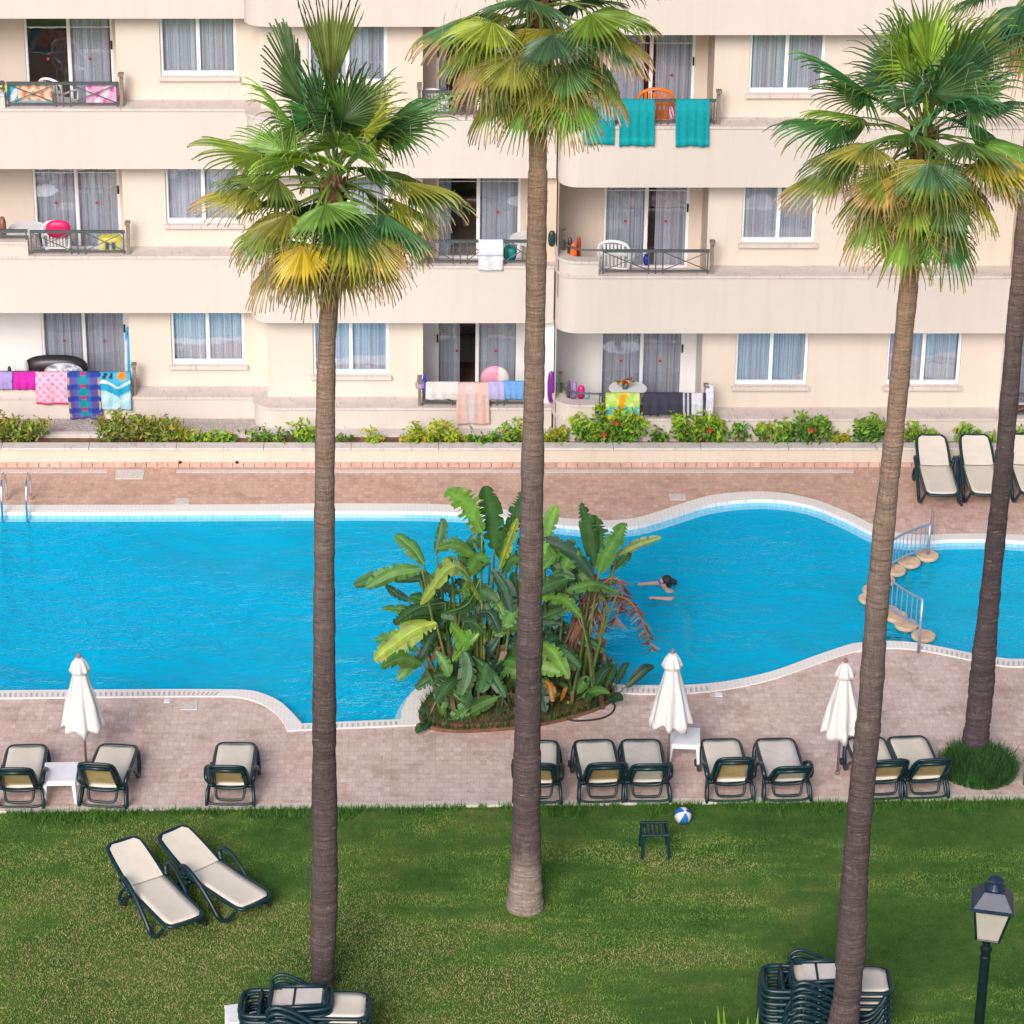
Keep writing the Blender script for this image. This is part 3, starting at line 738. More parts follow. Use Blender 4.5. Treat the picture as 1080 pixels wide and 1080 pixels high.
# az: -90 faces the camera, 180 left, 0 right
b1 = at(340, 1044)
palm('tall fan palm farthest left, rising behind the lower left lounger stack', b1,
     [(339,1046,14.5),(340,1025,13.5),(341,985,15.5),(342,950,16),(342.5,900,15.5),(342,800,14.5),(342,700,13.5),(342,600,12.5),(342.5,500,12),(343.5,420,11.5),(345,360,10.5),(350,280,11)],
     aty(352, 190, b1.y), 3, 38, Rm=.90, heroes=[
     H_(-112, -10, 1.35, .95, bend=.12, droop=.55, tip=.45, yel=.85, roll=.2, down=.30), H_(-78, -45, .95, 1.0, bend=.12, droop=.5, tip=.35, yel=.15, down=.45),
     H_(-130, -45, 1.0, .95, bend=.13, droop=.5, tip=.3, yel=.05, down=.5), H_(-60, -8, 1.35, .95, bend=.11, droop=.6, tip=.6, yel=.6, down=.3),
     H_(-30, -40, 1.05, .9, bend=.1, droop=.5, tip=.4, yel=.3, down=.45), H_(178, -12, 1.15, .80, bend=.10, droop=.9, tip=.7, dead=.65, down=.45),
     H_(-160, -32, 1.3, .9, bend=.10, droop=.7, tip=.6, dead=.35, down=.5), H_(8, 12, 1.05, .95, bend=.07, droop=.6, tip=.2, yel=.05, down=.1),
     H_(-100, 86, .90, 1.28, bend=.0, droop=.05, tip=.0, yel=.2, spread=22, nseg=16, fuse=.7, down=-.3), H_(166, 68, 1.0, 1.15, bend=.01, droop=.08, yel=.05, spread=60, nseg=30, down=-.1),
     H_(178, 30, 1.0, 1.0, bend=.05, droop=.35, down=0), H_(183, 12, 1.05, .95, bend=.06, droop=.3, tip=.25, yel=.3, down=.1), H_(10, 46, 1.0, 1.0, bend=.05, droop=.4, down=0),
     H_(-75, 10, .7, .9, bend=.1, droop=.6, down=.1), H_(-10, -8, 1.0, .85, bend=.12, droop=.6, tip=.6, yel=.6, down=.3)])
b2 = at(554, 957)
palm('tall fan palm with pale flared foot, standing alone in the middle of the lawn', b2,
     [(553.5,958,21),(554,945,20),(554.5,925,18),(555,900,17),(555.5,850,16),(556.5,760,15.2),(558,700,15),(560,600,13.5),(561.5,500,13),(563.5,400,11.5),(565.5,280,11.5),(567,200,11),(567.5,140,10)],
     aty(570, 0, b2.y), 11, 33, bark='bark_pale', thin=.93, heroes=[
     H_(-88, -50, 1.0, 1.0, bend=.12, droop=.5, tip=.4, yel=.05, down=.35), H_(-112, -52, 1.15, .95, bend=.12, droop=.5, tip=.25, down=.55),
     H_(-60, -50, 1.2, .95, bend=.12, droop=.55, tip=.3, down=.55), H_(-150, -22, 1.15, 1.05, bend=.11, droop=.8, tip=.75, yel=.25, dead=.25, down=.3),
     H_(-165, -45, 1.2, .95, bend=.1, droop=.6, tip=.35, down=.6), H_(-20, -8, 1.1, 1.05, bend=.09, droop=.6, tip=.65, yel=.3, down=.2),
     H_(-5, -30, 1.15, 1.0, bend=.10, droop=.6, tip=.45, down=.5), H_(-90, 0, .55, .8, bend=.14, droop=.6, tip=.5, yel=.45, down=.0),
     H_(178, 10, 1.0, 1.0, bend=.09, droop=.6, tip=.4, down=.1), H_(-40, -45, 1.15, .95, bend=.1, droop=.5, tip=.35, down=.6), H_(160, -30, 1.1, .95, bend=.1, droop=.6, tip=.3, down=.5)])
b3 = at(885, 1152)
palm('slightly curved fan palm rising in front of the lower right lounger stack', b3,
     [(885,1154,22),(886,1125,20.5),(889,1085,19),(892,1060,16.5),(895,1035,16),(897.5,1000,18),(899.5,960,17),(902,920,15.5),(905,880,15),(912,800,15.3),(918,740,14.5),(923.5,660,13.7),(930,580,13.3),(938.5,500,11.8),(947,420,11.5),(955.5,330,11.3),(962,270,11),(967,215,10.5)],
     aty(974, 140, b3.y), 21, 38, Rm=.86, heroes=[
     H_(-90, 50, .75, 1.0, bend=.02, droop=.2, yel=.08, spread=150, nseg=54, down=-.1), H_(-95, -3, .85, .95, bend=.10, droop=.5, tip=.25, yel=.5, down=.2),
     H_(-112, -52, 1.15, 1.0, bend=.1, droop=.45, tip=.3, down=.5), H_(-75, -62, .95, 1.0, bend=.12, droop=.5, tip=.6, yel=.35, down=.45),
     H_(-50, -50, 1.15, .95, bend=.1, droop=.5, tip=.15, yel=.0, down=.55), H_(-128, -5, 1.25, .85, bend=.13, droop=.6, tip=.9, yel=.8, dead=.35, down=.2),
     H_(-165, -40, 1.15, .95, bend=.11, droop=.55, tip=.4, down=.5), H_(-38, 14, .95, .95, bend=.08, droop=.5, tip=.5, yel=.7, down=.05),
     H_(175, 0, 1.1, 1.0, bend=.08, droop=.5, tip=.35, yel=.1, down=.15), H_(178, 22, 1.1, 1.0, bend=.06, droop=.6, tip=.1, down=.05),
     H_(-170, 44, 1.05, 1.05, bend=.04, droop=.35, down=0), H_(-90, 15, .8, .9, bend=.1, droop=.8, down=.05), H_(-60, 62, 1.0, 1.1, bend=.03, droop=.3, down=0)])
b4 = at(1028, 802)
palm('rightmost fan palm, its foot in a round tuft of long grass', b4,
     [(1028,804,16),(1029,780,15.5),(1031.5,760,14.5),(1035,725,15.2),(1038,690,14.2),(1043,640,12.2),(1049,580,11.5),(1057.5,500,11),(1064.5,420,10.8),(1072,330,10.5),(1080,240,10),(1089,140,9.5),(1097,60,9)],
     aty(1106, -25, b4.y), 31, 24, bark='bark_dark', heroes=[
     H_(-165, -30, .95, .95, bend=.12, droop=.7, tip=.75, yel=.2, down=.3), H_(-130, -45, 1.0, .95, bend=.12, droop=.7, tip=.8, yel=.1, down=.4), H_(160, -35, 1.0, .9, bend=.12, droop=.6, tip=.7, down=.4)])

# ================================================================== BROAD LEAVED ISLAND
def blade(mb, path, width, col, rg, split=.35, fold=.35, tear=.2, side=None, tipc=None):
    """paddle leaf along path: two halves cut into strips that part along the veins"""
    pts = crom(path, 7); N = len(pts); cum = [0]
    for i in range(1, N): cum.append(cum[-1]+(pts[i]-pts[i-1]).length)
    L = cum[-1]
    def P(t):
        s_ = max(0, min(.9999, t))*L
        for i in range(1, N):
            if cum[i] >= s_:
                f = (s_-cum[i-1])/max(1e-6, cum[i]-cum[i-1]); return pts[i-1].lerp(pts[i], f), (pts[i]-pts[i-1]).normalized()
        return pts[-1].copy(), (pts[-1]-pts[-2]).normalized()
    d = (pts[-1]-pts[0]).normalized(); vw = Vector((0, -.88, .47)); sd = side or d.cross(vw).normalized()*.9+d.cross(UP)*rg.uniform(-.6, .6)+vw*rg.uniform(-.55, .55)
    sd = sd-d*sd.dot(d); sd = sd.normalized() if sd.length > .05 else Vector((1, 0, 0))
    K = 16
    for sg in (-1, 1):
        gap = 0; off = 0
        for i in range(K):
            t0, t1 = i/K, (i+1)/K
            torn = rg.random() < split
            if torn: off = rg.uniform(-1, 1)*tear
            a, da = P(t0); b, db = P(t1)
            w0 = width*math.sin(math.pi*min(1, t0*.93+.06))**.55; w1 = width*math.sin(math.pi*min(1, t1*.93+.06))**.55*rg.uniform(.94, 1.05)
            nrm = sd.cross(da).normalized(); nrm = nrm if nrm.z > 0 else -nrm
            lat = (sd*sg+da*.45).normalized()
            dz = -fold*.5+off
            g = rg.uniform(.45, .8) if torn else 1.0
            mid = (a+lat*w0*.5+nrm*(fold*.18*w0), b+lat*w1*.5+nrm*(fold*.18*w1))
            e0 = a+lat*w0+nrm*(dz*.5*w0)-UP*abs(off)*.35*w0; e1 = b.lerp(a, 1-g)+lat*w1*g+nrm*(dz*.5*w1)-UP*abs(off)*.35*w1
            c = tuple(x*rg.uniform(.85, 1.15) for x in col); ce = lerp(c, tipc, .7) if tipc else c
            cm = tuple(min(1, x*1.25+.01) for x in c)
            i0, i1 = mb.av(a, cm), mb.av(b, cm); j0, j1 = mb.av(mid[0], c), mb.av(mid[1], c); k0, k1 = mb.av(e0, ce), mb.av(e1, ce)
            mb.af((i0, i1, j1, j0)); mb.af((j0, j1, k1, k0))
    mb.tube(pts, [.014*(1-.8*i/(N-1)) for i in range(N)], 4, c=tuple(min(1, x*1.6+.03) for x in col))
G1, G2, G3, G4, GY = (.035,.105,.028), (.075,.185,.036), (.13,.28,.045), (.022,.068,.036), (.24,.31,.045)
def Z2(x, y): return 360+x/3, 500+y/3
def clump(name, label, base_px, leaves, extra, seed, stems=()):
    rg = random.Random(seed); base = at(*base_px); root = empty(name, base, 0, label, 'plant')
    Y0 = base.y; st = MB(); lf = MB()
    def wp(q, dy): p = aty(*Z2(*q), Y0+dy); return p-base
    for (bp, mid, tp, w, col, dy) in leaves:
        foot = Vector((rg.uniform(-.5, .5), rg.uniform(-.3, .3), 0)) if bp[0] is None else None
        a = wp(bp, dy); m = wp(mid, dy*1.25); t = wp(tp, dy*1.5)
        fx = max(-.85, min(.85, a.x*.55)); foot = Vector((fx, max(-.55, min(.5, dy*.5)), 0.0))
        ctl = foot.lerp(a, .5)+Vector((0, 0, .25*abs(a.x-fx)))
        st.tube(crom([foot, ctl, a], 5), [.042-.026*i/10 for i in range(11)], 6, c=lerp(lerp(col, (.20,.22,.06), .4), BRN, rg.random()*.25))
        h = (a-ctl).normalized()
        blade(lf, [a, m, t], w*1.15, tuple(x*1.1 for x in col), rg, .5 if w > .14 else .3)
    for i in range(extra):
        az = rg.uniform(0, 2*math.pi); f = Vector((rg.uniform(-.8, .8), rg.uniform(-.5, .5), 0)); hgt = rg.uniform(.4, 2.3); out = rg.uniform(.1, .55)
        a = f+Vector((math.cos(az)*out, math.sin(az)*out, hgt)); L = rg.uniform(.6, 1.1); e = rg.uniform(-.5, .9)
        dv = Vector((math.cos(az)*math.cos(e), math.sin(az)*math.cos(e), math.sin(e)))
        if name == 'strelitzia_plant' and a.x+dv.x*L > .75 and hgt > .8: dv.x = -abs(dv.x)
        m = a+dv*L*.5; t = m+(dv-UP*.5).normalized()*L*.5
        col = rg.choice([G1, G1, G2, G2, G4, G3])
        st.tube(crom([f, f.lerp(a, .5)+UP*.2, a], 4), [.035-.02*k/8 for k in range(9)], 5, c=lerp(col, (.2,.2,.06), .4))
        blade(lf, [a, m, t], rg.uniform(.11, .19), col, rg, .42)
    for i in range(70):                          # withered sheaths hanging round the stems near the ground
        f = Vector((rg.uniform(-.85,.85), rg.uniform(-.5,.3), rg.uniform(.25,1.25))); q = f+Vector((rg.uniform(-.2,.2), rg.uniform(-.15,.1), -rg.uniform(.2,.5))); w = Vector((rg.uniform(.015,.05), rg.uniform(-.02,.02), 0))
        st.poly([f-w, f+w, q+w*.5, q-w*.5], c=lerp((.10,.05,.03), (.26,.17,.10), rg.random()))
    for s_ in stems: st.tube(*s_[0], c=s_[1])
    st.build('stem', M['broad'], root, smooth=True); lf.build('foliage', M['broad'], root)
    return root
leftL = [((445,185),(400,95),(332,52),.20,G3,-.3),((485,240),(475,130),(458,38),.19,G1,.0),((530,200),(560,120),(574,55),.15,G1,.3),((500,300),(535,200),(556,140),.09,GY,.1),
 ((262,285),(225,235),(172,192),.13,G2,.4),((255,300),(165,310),(78,358),.14,G2,-.2),((250,330),(150,320),(38,352),.13,G1,.3),((215,400),(185,385),(140,352),.09,G4,.5),
 ((445,400),(360,290),(250,410),.17,(.20,.27,.04),-.5),((300,250),(318,190),(322,140),.10,G1,.4),((300,470),(220,500),(105,588),.22,GY,-.4),((270,575),(225,600),(178,650),.10,G2,-.5),
 ((455,480),(400,530),(345,475),.16,G3,-.6),((480,300),(520,360),(540,440),.13,G4,-.5),((545,400),(540,440),(520,485),.12,G2,-.6),((420,255),(360,225),(300,235),.12,G2,-.3),
 ((430,440),(470,440),(500,500),.12,G4,-.6),((400,420),(390,380),(395,340),.09,G2,-.5),((345,260),(330,300),(285,360),.13,G1,-.2),((380,240),(420,205),(455,250),.13,G1,-.1),
 ((470,280),(420,300),(370,250),.13,G2,.2),((440,330),(400,410),(330,440),.14,G1,-.45),((520,290),(500,230),(520,160),.12,G2,.25),((560,260),(590,190),(560,120),.14,G1,.3),
 ((290,390),(270,340),(250,310),.13,G1,.3),((400,320),(430,270),(470,260),.12,G2,-.4),((390,560),(400,620),(380,700),.14,G1,-.7),((460,600),(455,640),(440,690),.13,G1,-.7),
 ((545,440),(555,380),(545,310),.12,G1,.0),((350,690),(390,720),(410,680),.12,G1,-.75),((500,520),(470,560),(450,540),.1,G4,-.5),((300,560),(330,600),(340,640),.09,G2,-.6)]
clump('strelitzia_clump', 'big clump of broad green paddle leaves left of the middle palm trunk', (505, 742), leftL, 46, 5)
rightL = [((800,290),(785,190),(758,92),.13,G1,.1),((795,270),(815,200),(800,130),.15,G1,.2),((815,312),(850,235),(898,155),.15,G2,-.2),((855,305),(890,270),(910,235),.11,G1,.1),((870,260),(930,225),(1012,200),.08,(.16,.22,.06),.0),
 ((680,280),(705,240),(738,210),.10,G2,.2),((640,230),(655,165),(680,98),.12,G3,.3),((640,280),(650,220),(690,200),.10,G3,.1),((700,320),(720,270),(745,240),.14,G2,-.1),((640,340),(690,320),(740,330),.10,G1,-.2),
 ((650,420),(700,400),(745,370),.14,G1,.0),((630,460),(670,440),(715,420),.12,G1,-.2),((640,575),(690,565),(757,612),.16,G1,-.6),((640,300),(670,260),(660,230),.11,G2,.0),((780,340),(740,320),(690,345),.10,G4,.1),
 ((640,520),(660,500),(720,480),.10,G4,.0),((640,650),(660,670),(670,720),.07,(.28,.12,.02),-.6),((700,330),(690,290),(640,270),.11,G2,.2)]
rt = clump('strelitzia_plant', 'broad leaved plant with shaggy brown trunk just right of the middle palm', (592, 735), rightL, 14, 19)
# shaggy dead skirt of the right plant
rg = random.Random(5); m = MB(); bb = rt.location
def w3(q, dy=0): return aty(*Z2(*q), bb.y+dy)-bb
top, bot = w3((800,370)), w3((715,560))
m.tube(crom([w3((690,690)), bot, w3((770,450)), top, w3((805,320))], 5), [.10,.11,.12,.12,.12,.12,.13,.14,.15,.15,.15,.15,.14,.12,.11,.10,.09,.08,.07,.06,.05], 8, c=(.17,.085,.05))
for i in range(230):
    f = rg.random(); p = bot.lerp(top, f)+Vector((rg.uniform(-.17,.17), rg.uniform(-.17,.17), rg.uniform(-.05,.1)))
    q = p+Vector((rg.uniform(-.16,.12), rg.uniform(-.15,.15), -rg.uniform(.15,.42))); w = Vector((rg.uniform(.008,.02), rg.uniform(-.01,.01), 0))
    m.poly([p-w, p+w, q+w*.4, q-w*.4], c=lerp((.12,.05,.035), (.27,.155,.10), rg.random()))
def deadfrond(path, n, ln):
    pts = crom(path, 8); m.tube(pts, .014, 5, c=(.33,.17,.06))
    for i in range(n):
        p = pts[int((len(pts)-1)*(.25+.75*i/n))]
        for sg in (-1, 1):
            q = p+Vector((sg*rg.uniform(.3,1)*ln, rg.uniform(-.1,.1), -rg.uniform(.1,1)*ln)); w = Vector((0, .01, rg.uniform(.015,.03)))
            m.poly([p-w, p+w, q+w*.5, q-w*.5], c=lerp((.07,.028,.035), (.16,.075,.055), rg.random()))
deadfrond([w3((800,400)), w3((850,385)), w3((910,400)), w3((955,470)), w3((985,560))], 26, .17)
deadfrond([w3((810,380)), w3((850,330)), w3((890,350)), w3((880,420)), w3((860,490))], 18, .2)
deadfrond([w3((800,420)), w3((825,450)), w3((815,520)), w3((800,570))], 14, .15)
m.build('dead_leaves', M['broad'], rt)
def low_plant(name, label, base_px, n, L0, L1, w, cols, seed, emin=.35, spread=.25, cat='plant', group=None):
    rg = random.Random(seed); base = at(*base_px); root = empty(name, base, 0, label, cat, group); lf = MB()
    for i in range(n):
        az = rg.uniform(0, 2*math.pi); e = rg.uniform(emin, 1.4); L = rg.uniform(L0, L1)
        f = Vector((rg.uniform(-1,1)*spread, rg.uniform(-1,1)*spread*.6, 0)); d = Vector((math.cos(az)*math.cos(e), math.sin(az)*math.cos(e), math.sin(e)))
        a = f+d*L*.35
        lf.tube([f, f.lerp(a, .5), a], [.014,.012,.01], 5, c=(.10,.14,.04))
        blade(lf, [a, a+d*L*.35, a+d*L*.6-UP*L*.12], rg.uniform(.8, 1.2)*w, rg.choice(cols), rg, .05, .3, .05)
    lf.build('foliage', M['broad'], root); return root
low_plant('bird_of_paradise', 'low dark lance leaved plant at the right end of the island bed', (618, 738), 34, .6, 1.15, .085, [G4, G1, (.02,.055,.03), G2], 12, .5, .45)
low_plant('bird_of_paradise', 'small leafy plant sprawling at the front left corner of the island bed', (478, 758), 22, .3, .65, .07, [G1, G4, G2], 13, .2, .4)
low_plant('croton_plant', 'small plant with orange and yellow leaves beside the middle palm trunk', (576, 748), 18, .3, .6, .045, [(.45,.16,.02), (.5,.32,.03), (.20,.20,.03), (.35,.10,.02)], 14, .5, .2)
low_plant('bird_of_paradise', 'leafy plant with drooping blades low behind the middle palm trunk', (540, 752), 16, .4, .8, .08, [G1, G4, G3], 15, .3, .4)
# island bed and its grass
bedp = [(442,752),(444,764),(455,770),(475,773),(500,773),(530,771),(560,768),(590,762),(615,755),(636,747),(648,737),(644,727),(630,720),(590,708),(540,704),(497,709),(475,717),(462,726),(453,737)]
bp_ = [(p.x, p.y) for p in crom([at(x, y) for x, y in bedp], 4, True)]
m = MB(); m.prism(bp_, -.02, .06); m.prism([(x*.92+.08*sum(q[0] for q in bp_)/len(bp_), y*.92+.08*sum(q[1] for q in bp_)/len(bp_)) for x, y in bp_], .061, .12)
tag(m.build('island_bed', M['soil']), kind='structure')
def blades_stuff(name, poly_fn, n, h0, h1, w, colfn, seed, z0=0.0, lean=.5):
    rg = np.random.default_rng(seed); P = poly_fn(rg, n); n = len(P)
    az = rg.uniform(0, 2*np.pi, n); h = rg.uniform(h0, h1, n); ln = rg.uniform(0, lean, n)*h; a2 = rg.uniform(0, 2*np.pi, n)
    V = np.zeros((n, 3, 3), np.float32); wx, wy = np.cos(az)*w, np.sin(az)*w
    V[:,0,0] = P[:,0]-wx; V[:,0,1] = P[:,1]-wy; V[:,1,0] = P[:,0]+wx; V[:,1,1] = P[:,1]+wy
    V[:,2,0] = P[:,0]+np.cos(a2)*ln; V[:,2,1] = P[:,1]+np.sin(a2)*ln; V[:,0,2] = V[:,1,2] = z0; V[:,2,2] = z0+h
    if P.shape[1] > 2: V[:,:,2] += P[:,2:3]
    C = np.ones((n, 3, 4), np.float32); C[:,:,:3] = colfn(P, rg)[:,None,:]
    C[:,2,:3] *= 1.15
    me = bpy.data.meshes.new(name); me.vertices.add(3*n); me.vertices.foreach_set('co', V.ravel())
    me.loops.add(3*n); me.loops.foreach_set('vertex_index', np.arange(3*n, dtype=np.int32))
    me.polygons.add(n); me.polygons.foreach_set('loop_start', np.arange(0, 3*n, 3, dtype=np.int32))
    me.color_attributes.new('Col', 'FLOAT_COLOR', 'POINT').data.foreach_set('color', C.ravel())
    me.update(calc_edges=True); me.materials.append(M['grass'])
    o = bpy.data.objects.new(name, me); COL.objects.link(o); return o
def vnoise(P, s, seed):
    g = np.random.default_rng(seed).random((64, 64)); x = P[:,0]*s+300; y = P[:,1]*s+300
    i = np.floor(x).astype(int); j = np.floor(y).astype(int); fx = x-i; fy = y-j; fx = fx*fx*(3-2*fx); fy = fy*fy*(3-2*fy)
    G = lambda a, b: g[a % 64, b % 64]
    return (G(i,j)*(1-fx)+G(i+1,j)*fx)*(1-fy)+(G(i,j+1)*(1-fx)+G(i+1,j+1)*fx)*fy
def lawn_pts(rg, n):
    y = rg.uniform(31.5, 40.2, n); x = rg.uniform(-7.5, 9.8, n)
    cy = np.array([curbL.y+(curbR.y-curbL.y)*(a-curbL.x)/(curbR.x-curbL.x) for a in (0, 1)]); lim = cy[0]+(cy[1]-cy[0])*x-.10
    k = y < lim; return np.stack([x[k], y[k]], 1)
def lawn_col(P, rg):
    n = len(P)
    a = .45*vnoise(P, .5, 1)+.33*vnoise(P*np.array([.55,1.5]), 1.7, 2)+.22*vnoise(P*np.array([.6,1.5]), 5.0, 3)
    a = a-np.clip((P[:,0]-1)/20, -.12, .14)  # darker to the right: shade of the near building painted into the blades
    edge = np.clip((P[:,1]-38.4)/1.4, 0, 1); a = a-.13*edge+.03
    g0, g1, tn = np.array([.048,.150,.034]), np.array([.245,.375,.085]), np.array([.46,.37,.19])
    t1 = np.clip((a-.36)/.22, 0, 1)[:,None]; c = g0*(1-t1)+g1*t1
    t2 = np.clip((a-.545)/.13, 0, 1); pick = (rg.random(n) < t2*.75+.012)[:,None]
    c = c*(1-.7*t2[:,None])+tn*.7*t2[:,None]; c = np.where(pick & (rg.random(n) < .10)[:,None], tn*rg.uniform(.75,1.05,(n,1)), c)
    return (c*rg.uniform(.88, 1.13, (n,1))).astype(np.float32)
tag(blades_stuff('lawn_grass', lawn_pts, 340000, .015, .042, .0052, lawn_col, 4, -.004, 1.4), kind='stuff')
def edge_pts(rg, n):
    x = rg.uniform(-8, 10.5, n); f = rg.random(n)**1.5
    ok = vnoise(np.stack([x, x*0], 1), 1.4, 9)+.35*vnoise(np.stack([x, x*0], 1), 6.0, 9) > .22+f*.55
    x, f = x[ok], f[ok]; cy0 = curbL.y-(curbR.y-curbL.y)*curbL.x/(curbR.x-curbL.x); sl = (curbR.y-curbL.y)/(curbR.x-curbL.x)
    return np.stack([x, cy0+sl*x-.135-f*.35], 1)
tag(blades_stuff('edge_grass', edge_pts, 16000, .04, .13, .007, lambda P, rg: (np.array([.06,.16,.022])*rg.uniform(.6,1.6,(len(P),1))).astype(np.float32), 5, 0, .8), kind='stuff')
def bed_pts(rg, n):
    xs = [p[0] for p in bp_]; ys = [p[1] for p in bp_]; out = []
    P = np.stack([rg.uniform(min(xs), max(xs), n), rg.uniform(min(ys), max(ys), n)], 1)
    return np.array([p for p in P if inside(bp_, p[0], p[1]) and (p[0] > -.1 or rg.random() < .25)])
tag(blades_stuff('island_grass', bed_pts, 9000, .06, .2, .010, lambda P, rg: (np.array([.035,.085,.018])*rg.uniform(.5,1.7,(len(P),1))).astype(np.float32), 6, .06, .9), kind='stuff')
c4 = at(1031, 812)
def tuft_pts(rg, n):
    a = rg.uniform(0, 2*np.pi, n); r = np.sqrt(rg.random(n)); P = np.stack([c4.x+np.cos(a)*r*.56, c4.y-.05+np.sin(a)*r*.56, .13*(1-r**2)], 1); return P
tf = blades_stuff('grass_tuft', tuft_pts, 6500, .14, .32, .010, lambda P, rg: (np.array([.032,.105,.022])*rg.uniform(.5,1.7,(len(P),1))).astype(np.float32), 7, 0, .9)
tag(tf, 'round tuft of long green grass at the foot of the rightmost palm', 'grass tuft')
# spiky blades poking up at the bottom edge
rg = random.Random(3); b0 = at(775, 1112); sp_ = empty('spiky_plant', b0, 0, 'bright green spiky plant poking up at the bottom edge left of the right lounger stack', 'plant'); m = MB()
for (px, py) in ((728,1073),(743,1075),(757,1060),(763,1060),(779,1074),(789,1071),(800,1062),(813,1068),(735,1090),(770,1085)):
    t_ = aty(px, py, b0.y+rg.uniform(-.2,.2))-b0; f = Vector((t_.x*.8-.05, t_.y, 0)); w = Vector((.022, 0, 0)); mm = f.lerp(t_, .6)+Vector((.03,0,0))
    i = [m.av(p, c) for p, c in ((f-w, (.1,.2,.02)), (f+w, (.1,.2,.02)), (mm+w, (.16,.32,.03)), (mm-w, (.16,.32,.03)), (t_, (.25,.42,.06)))]
    m.af((i[0], i[1], i[2], i[3])); m.af((i[3], i[2], i[4]))
m.build('foliage', M['bush'], sp_)

# ================================================================== SHRUBS IN THE PLANTER
def shrub(px0, px1, ptop, label, cols, seed, dens=1.0, flowers=0, Y=None, base_z=.28, leaf=.062, name='shrub', fl=(.55,.06,.02)):
    rg = random.Random(seed); Yc = Y or 52.33
    c = aty((px0+px1)/2, 468, Yc); c.z = base_z
    tp = aty((px0+px1)/2, ptop, Yc); w = (aty(px1, 460, Yc).x-aty(px0, 460, Yc).x)/2; h = tp.z-base_z
    root = empty(name, c, 0, label, 'shrub', 'shrubs in the planter below the hotel'); lf = MB(); st = MB(); fw = MB()
    lim = (YR if c.x > xDiv-.1 else YM if c.x > xML else YL-.8)-c.y-.05
    nst = max(3, int(w*13)); tips = []
    for i in range(nst):
        x = .93*w*((2*i+1)/nst-1)+rg.gauss(0, .03); z = h*(1-.35*(abs(x)/max(.05, w))**2)*rg.uniform(.5, 1.12); tips.append((x, z))
        st.tube([(x*.5, 0, -.05), (x*.8, rg.uniform(-.05,.05), z*.5), (x, rg.uniform(-.08,.08), z)], [.012,.009,.004], 5, c=(.12,.08,.04))
    n = int(dens*1500*w*max(.25, h))
    for i in range(n):
        x, z = rg.choice(tips); f = rg.random()**.7
        p = Vector((x*(.8+.2*f)+rg.gauss(0, .07), rg.gauss(0, .10), z*(.12+.9*f)+rg.gauss(0, .04)))
        if p.z < .02: p.z = rg.uniform(.02, .12)
        p.y = max(-.17 if p.z < .12 else -.3, min(lim, p.y))
        a = Vector((rg.gauss(0,1), rg.gauss(0,1)-.4, rg.gauss(0,.6)+.4)).normalized(); b = a.orthogonal().normalized(); b = Quaternion(a, rg.uniform(0, 6.28)) @ b
        s = leaf*rg.uniform(.6, 1.35); d = b*s; e = a.cross(b)*s*.42
        cl = tuple(v*rg.uniform(.7, 1.35) for v in (rg.choice(cols) if f < .8 else cols[-1]))
        m_ = p+a*s*.12
        i0 = [lf.av(q, cl) for q in (p-d, m_-e, p+d, m_+e)]; lf.af((i0[0], i0[1], i0[2])); lf.af((i0[0], i0[2], i0[3]))
    st.build('twigs', M['bush'], root); lf.build('foliage', M['bush'], root)
    for i in range(flowers):
        f_ = MB(); p = Vector((rg.uniform(-.8,.8)*w, -.2, h*rg.uniform(.35, .85)))
        for q in range(5):
            a = q*2*math.pi/5; f_.poly([p, p+Vector((.045*math.cos(a-.5), -.02, .045*math.sin(a-.5))), p+Vector((.06*math.cos(a), -.035, .06*math.sin(a))), p+Vector((.045*math.cos(a+.5), -.02, .045*math.sin(a+.5)))], c=fl)
        f_.build('flower', M['bush'], root)
YG = [(.12,.18,.02), (.16,.21,.025), (.22,.26,.03)]; BG = [(.07,.17,.018), (.15,.29,.025), (.28,.42,.035)]; OG = [(.11,.16,.025), (.19,.23,.035), (.27,.29,.05)]
HG = [(.045,.13,.02), (.09,.21,.025), (.19,.33,.035)]; LY = [(.16,.26,.015), (.30,.38,.02), (.40,.42,.03)]
YLs = 52.42
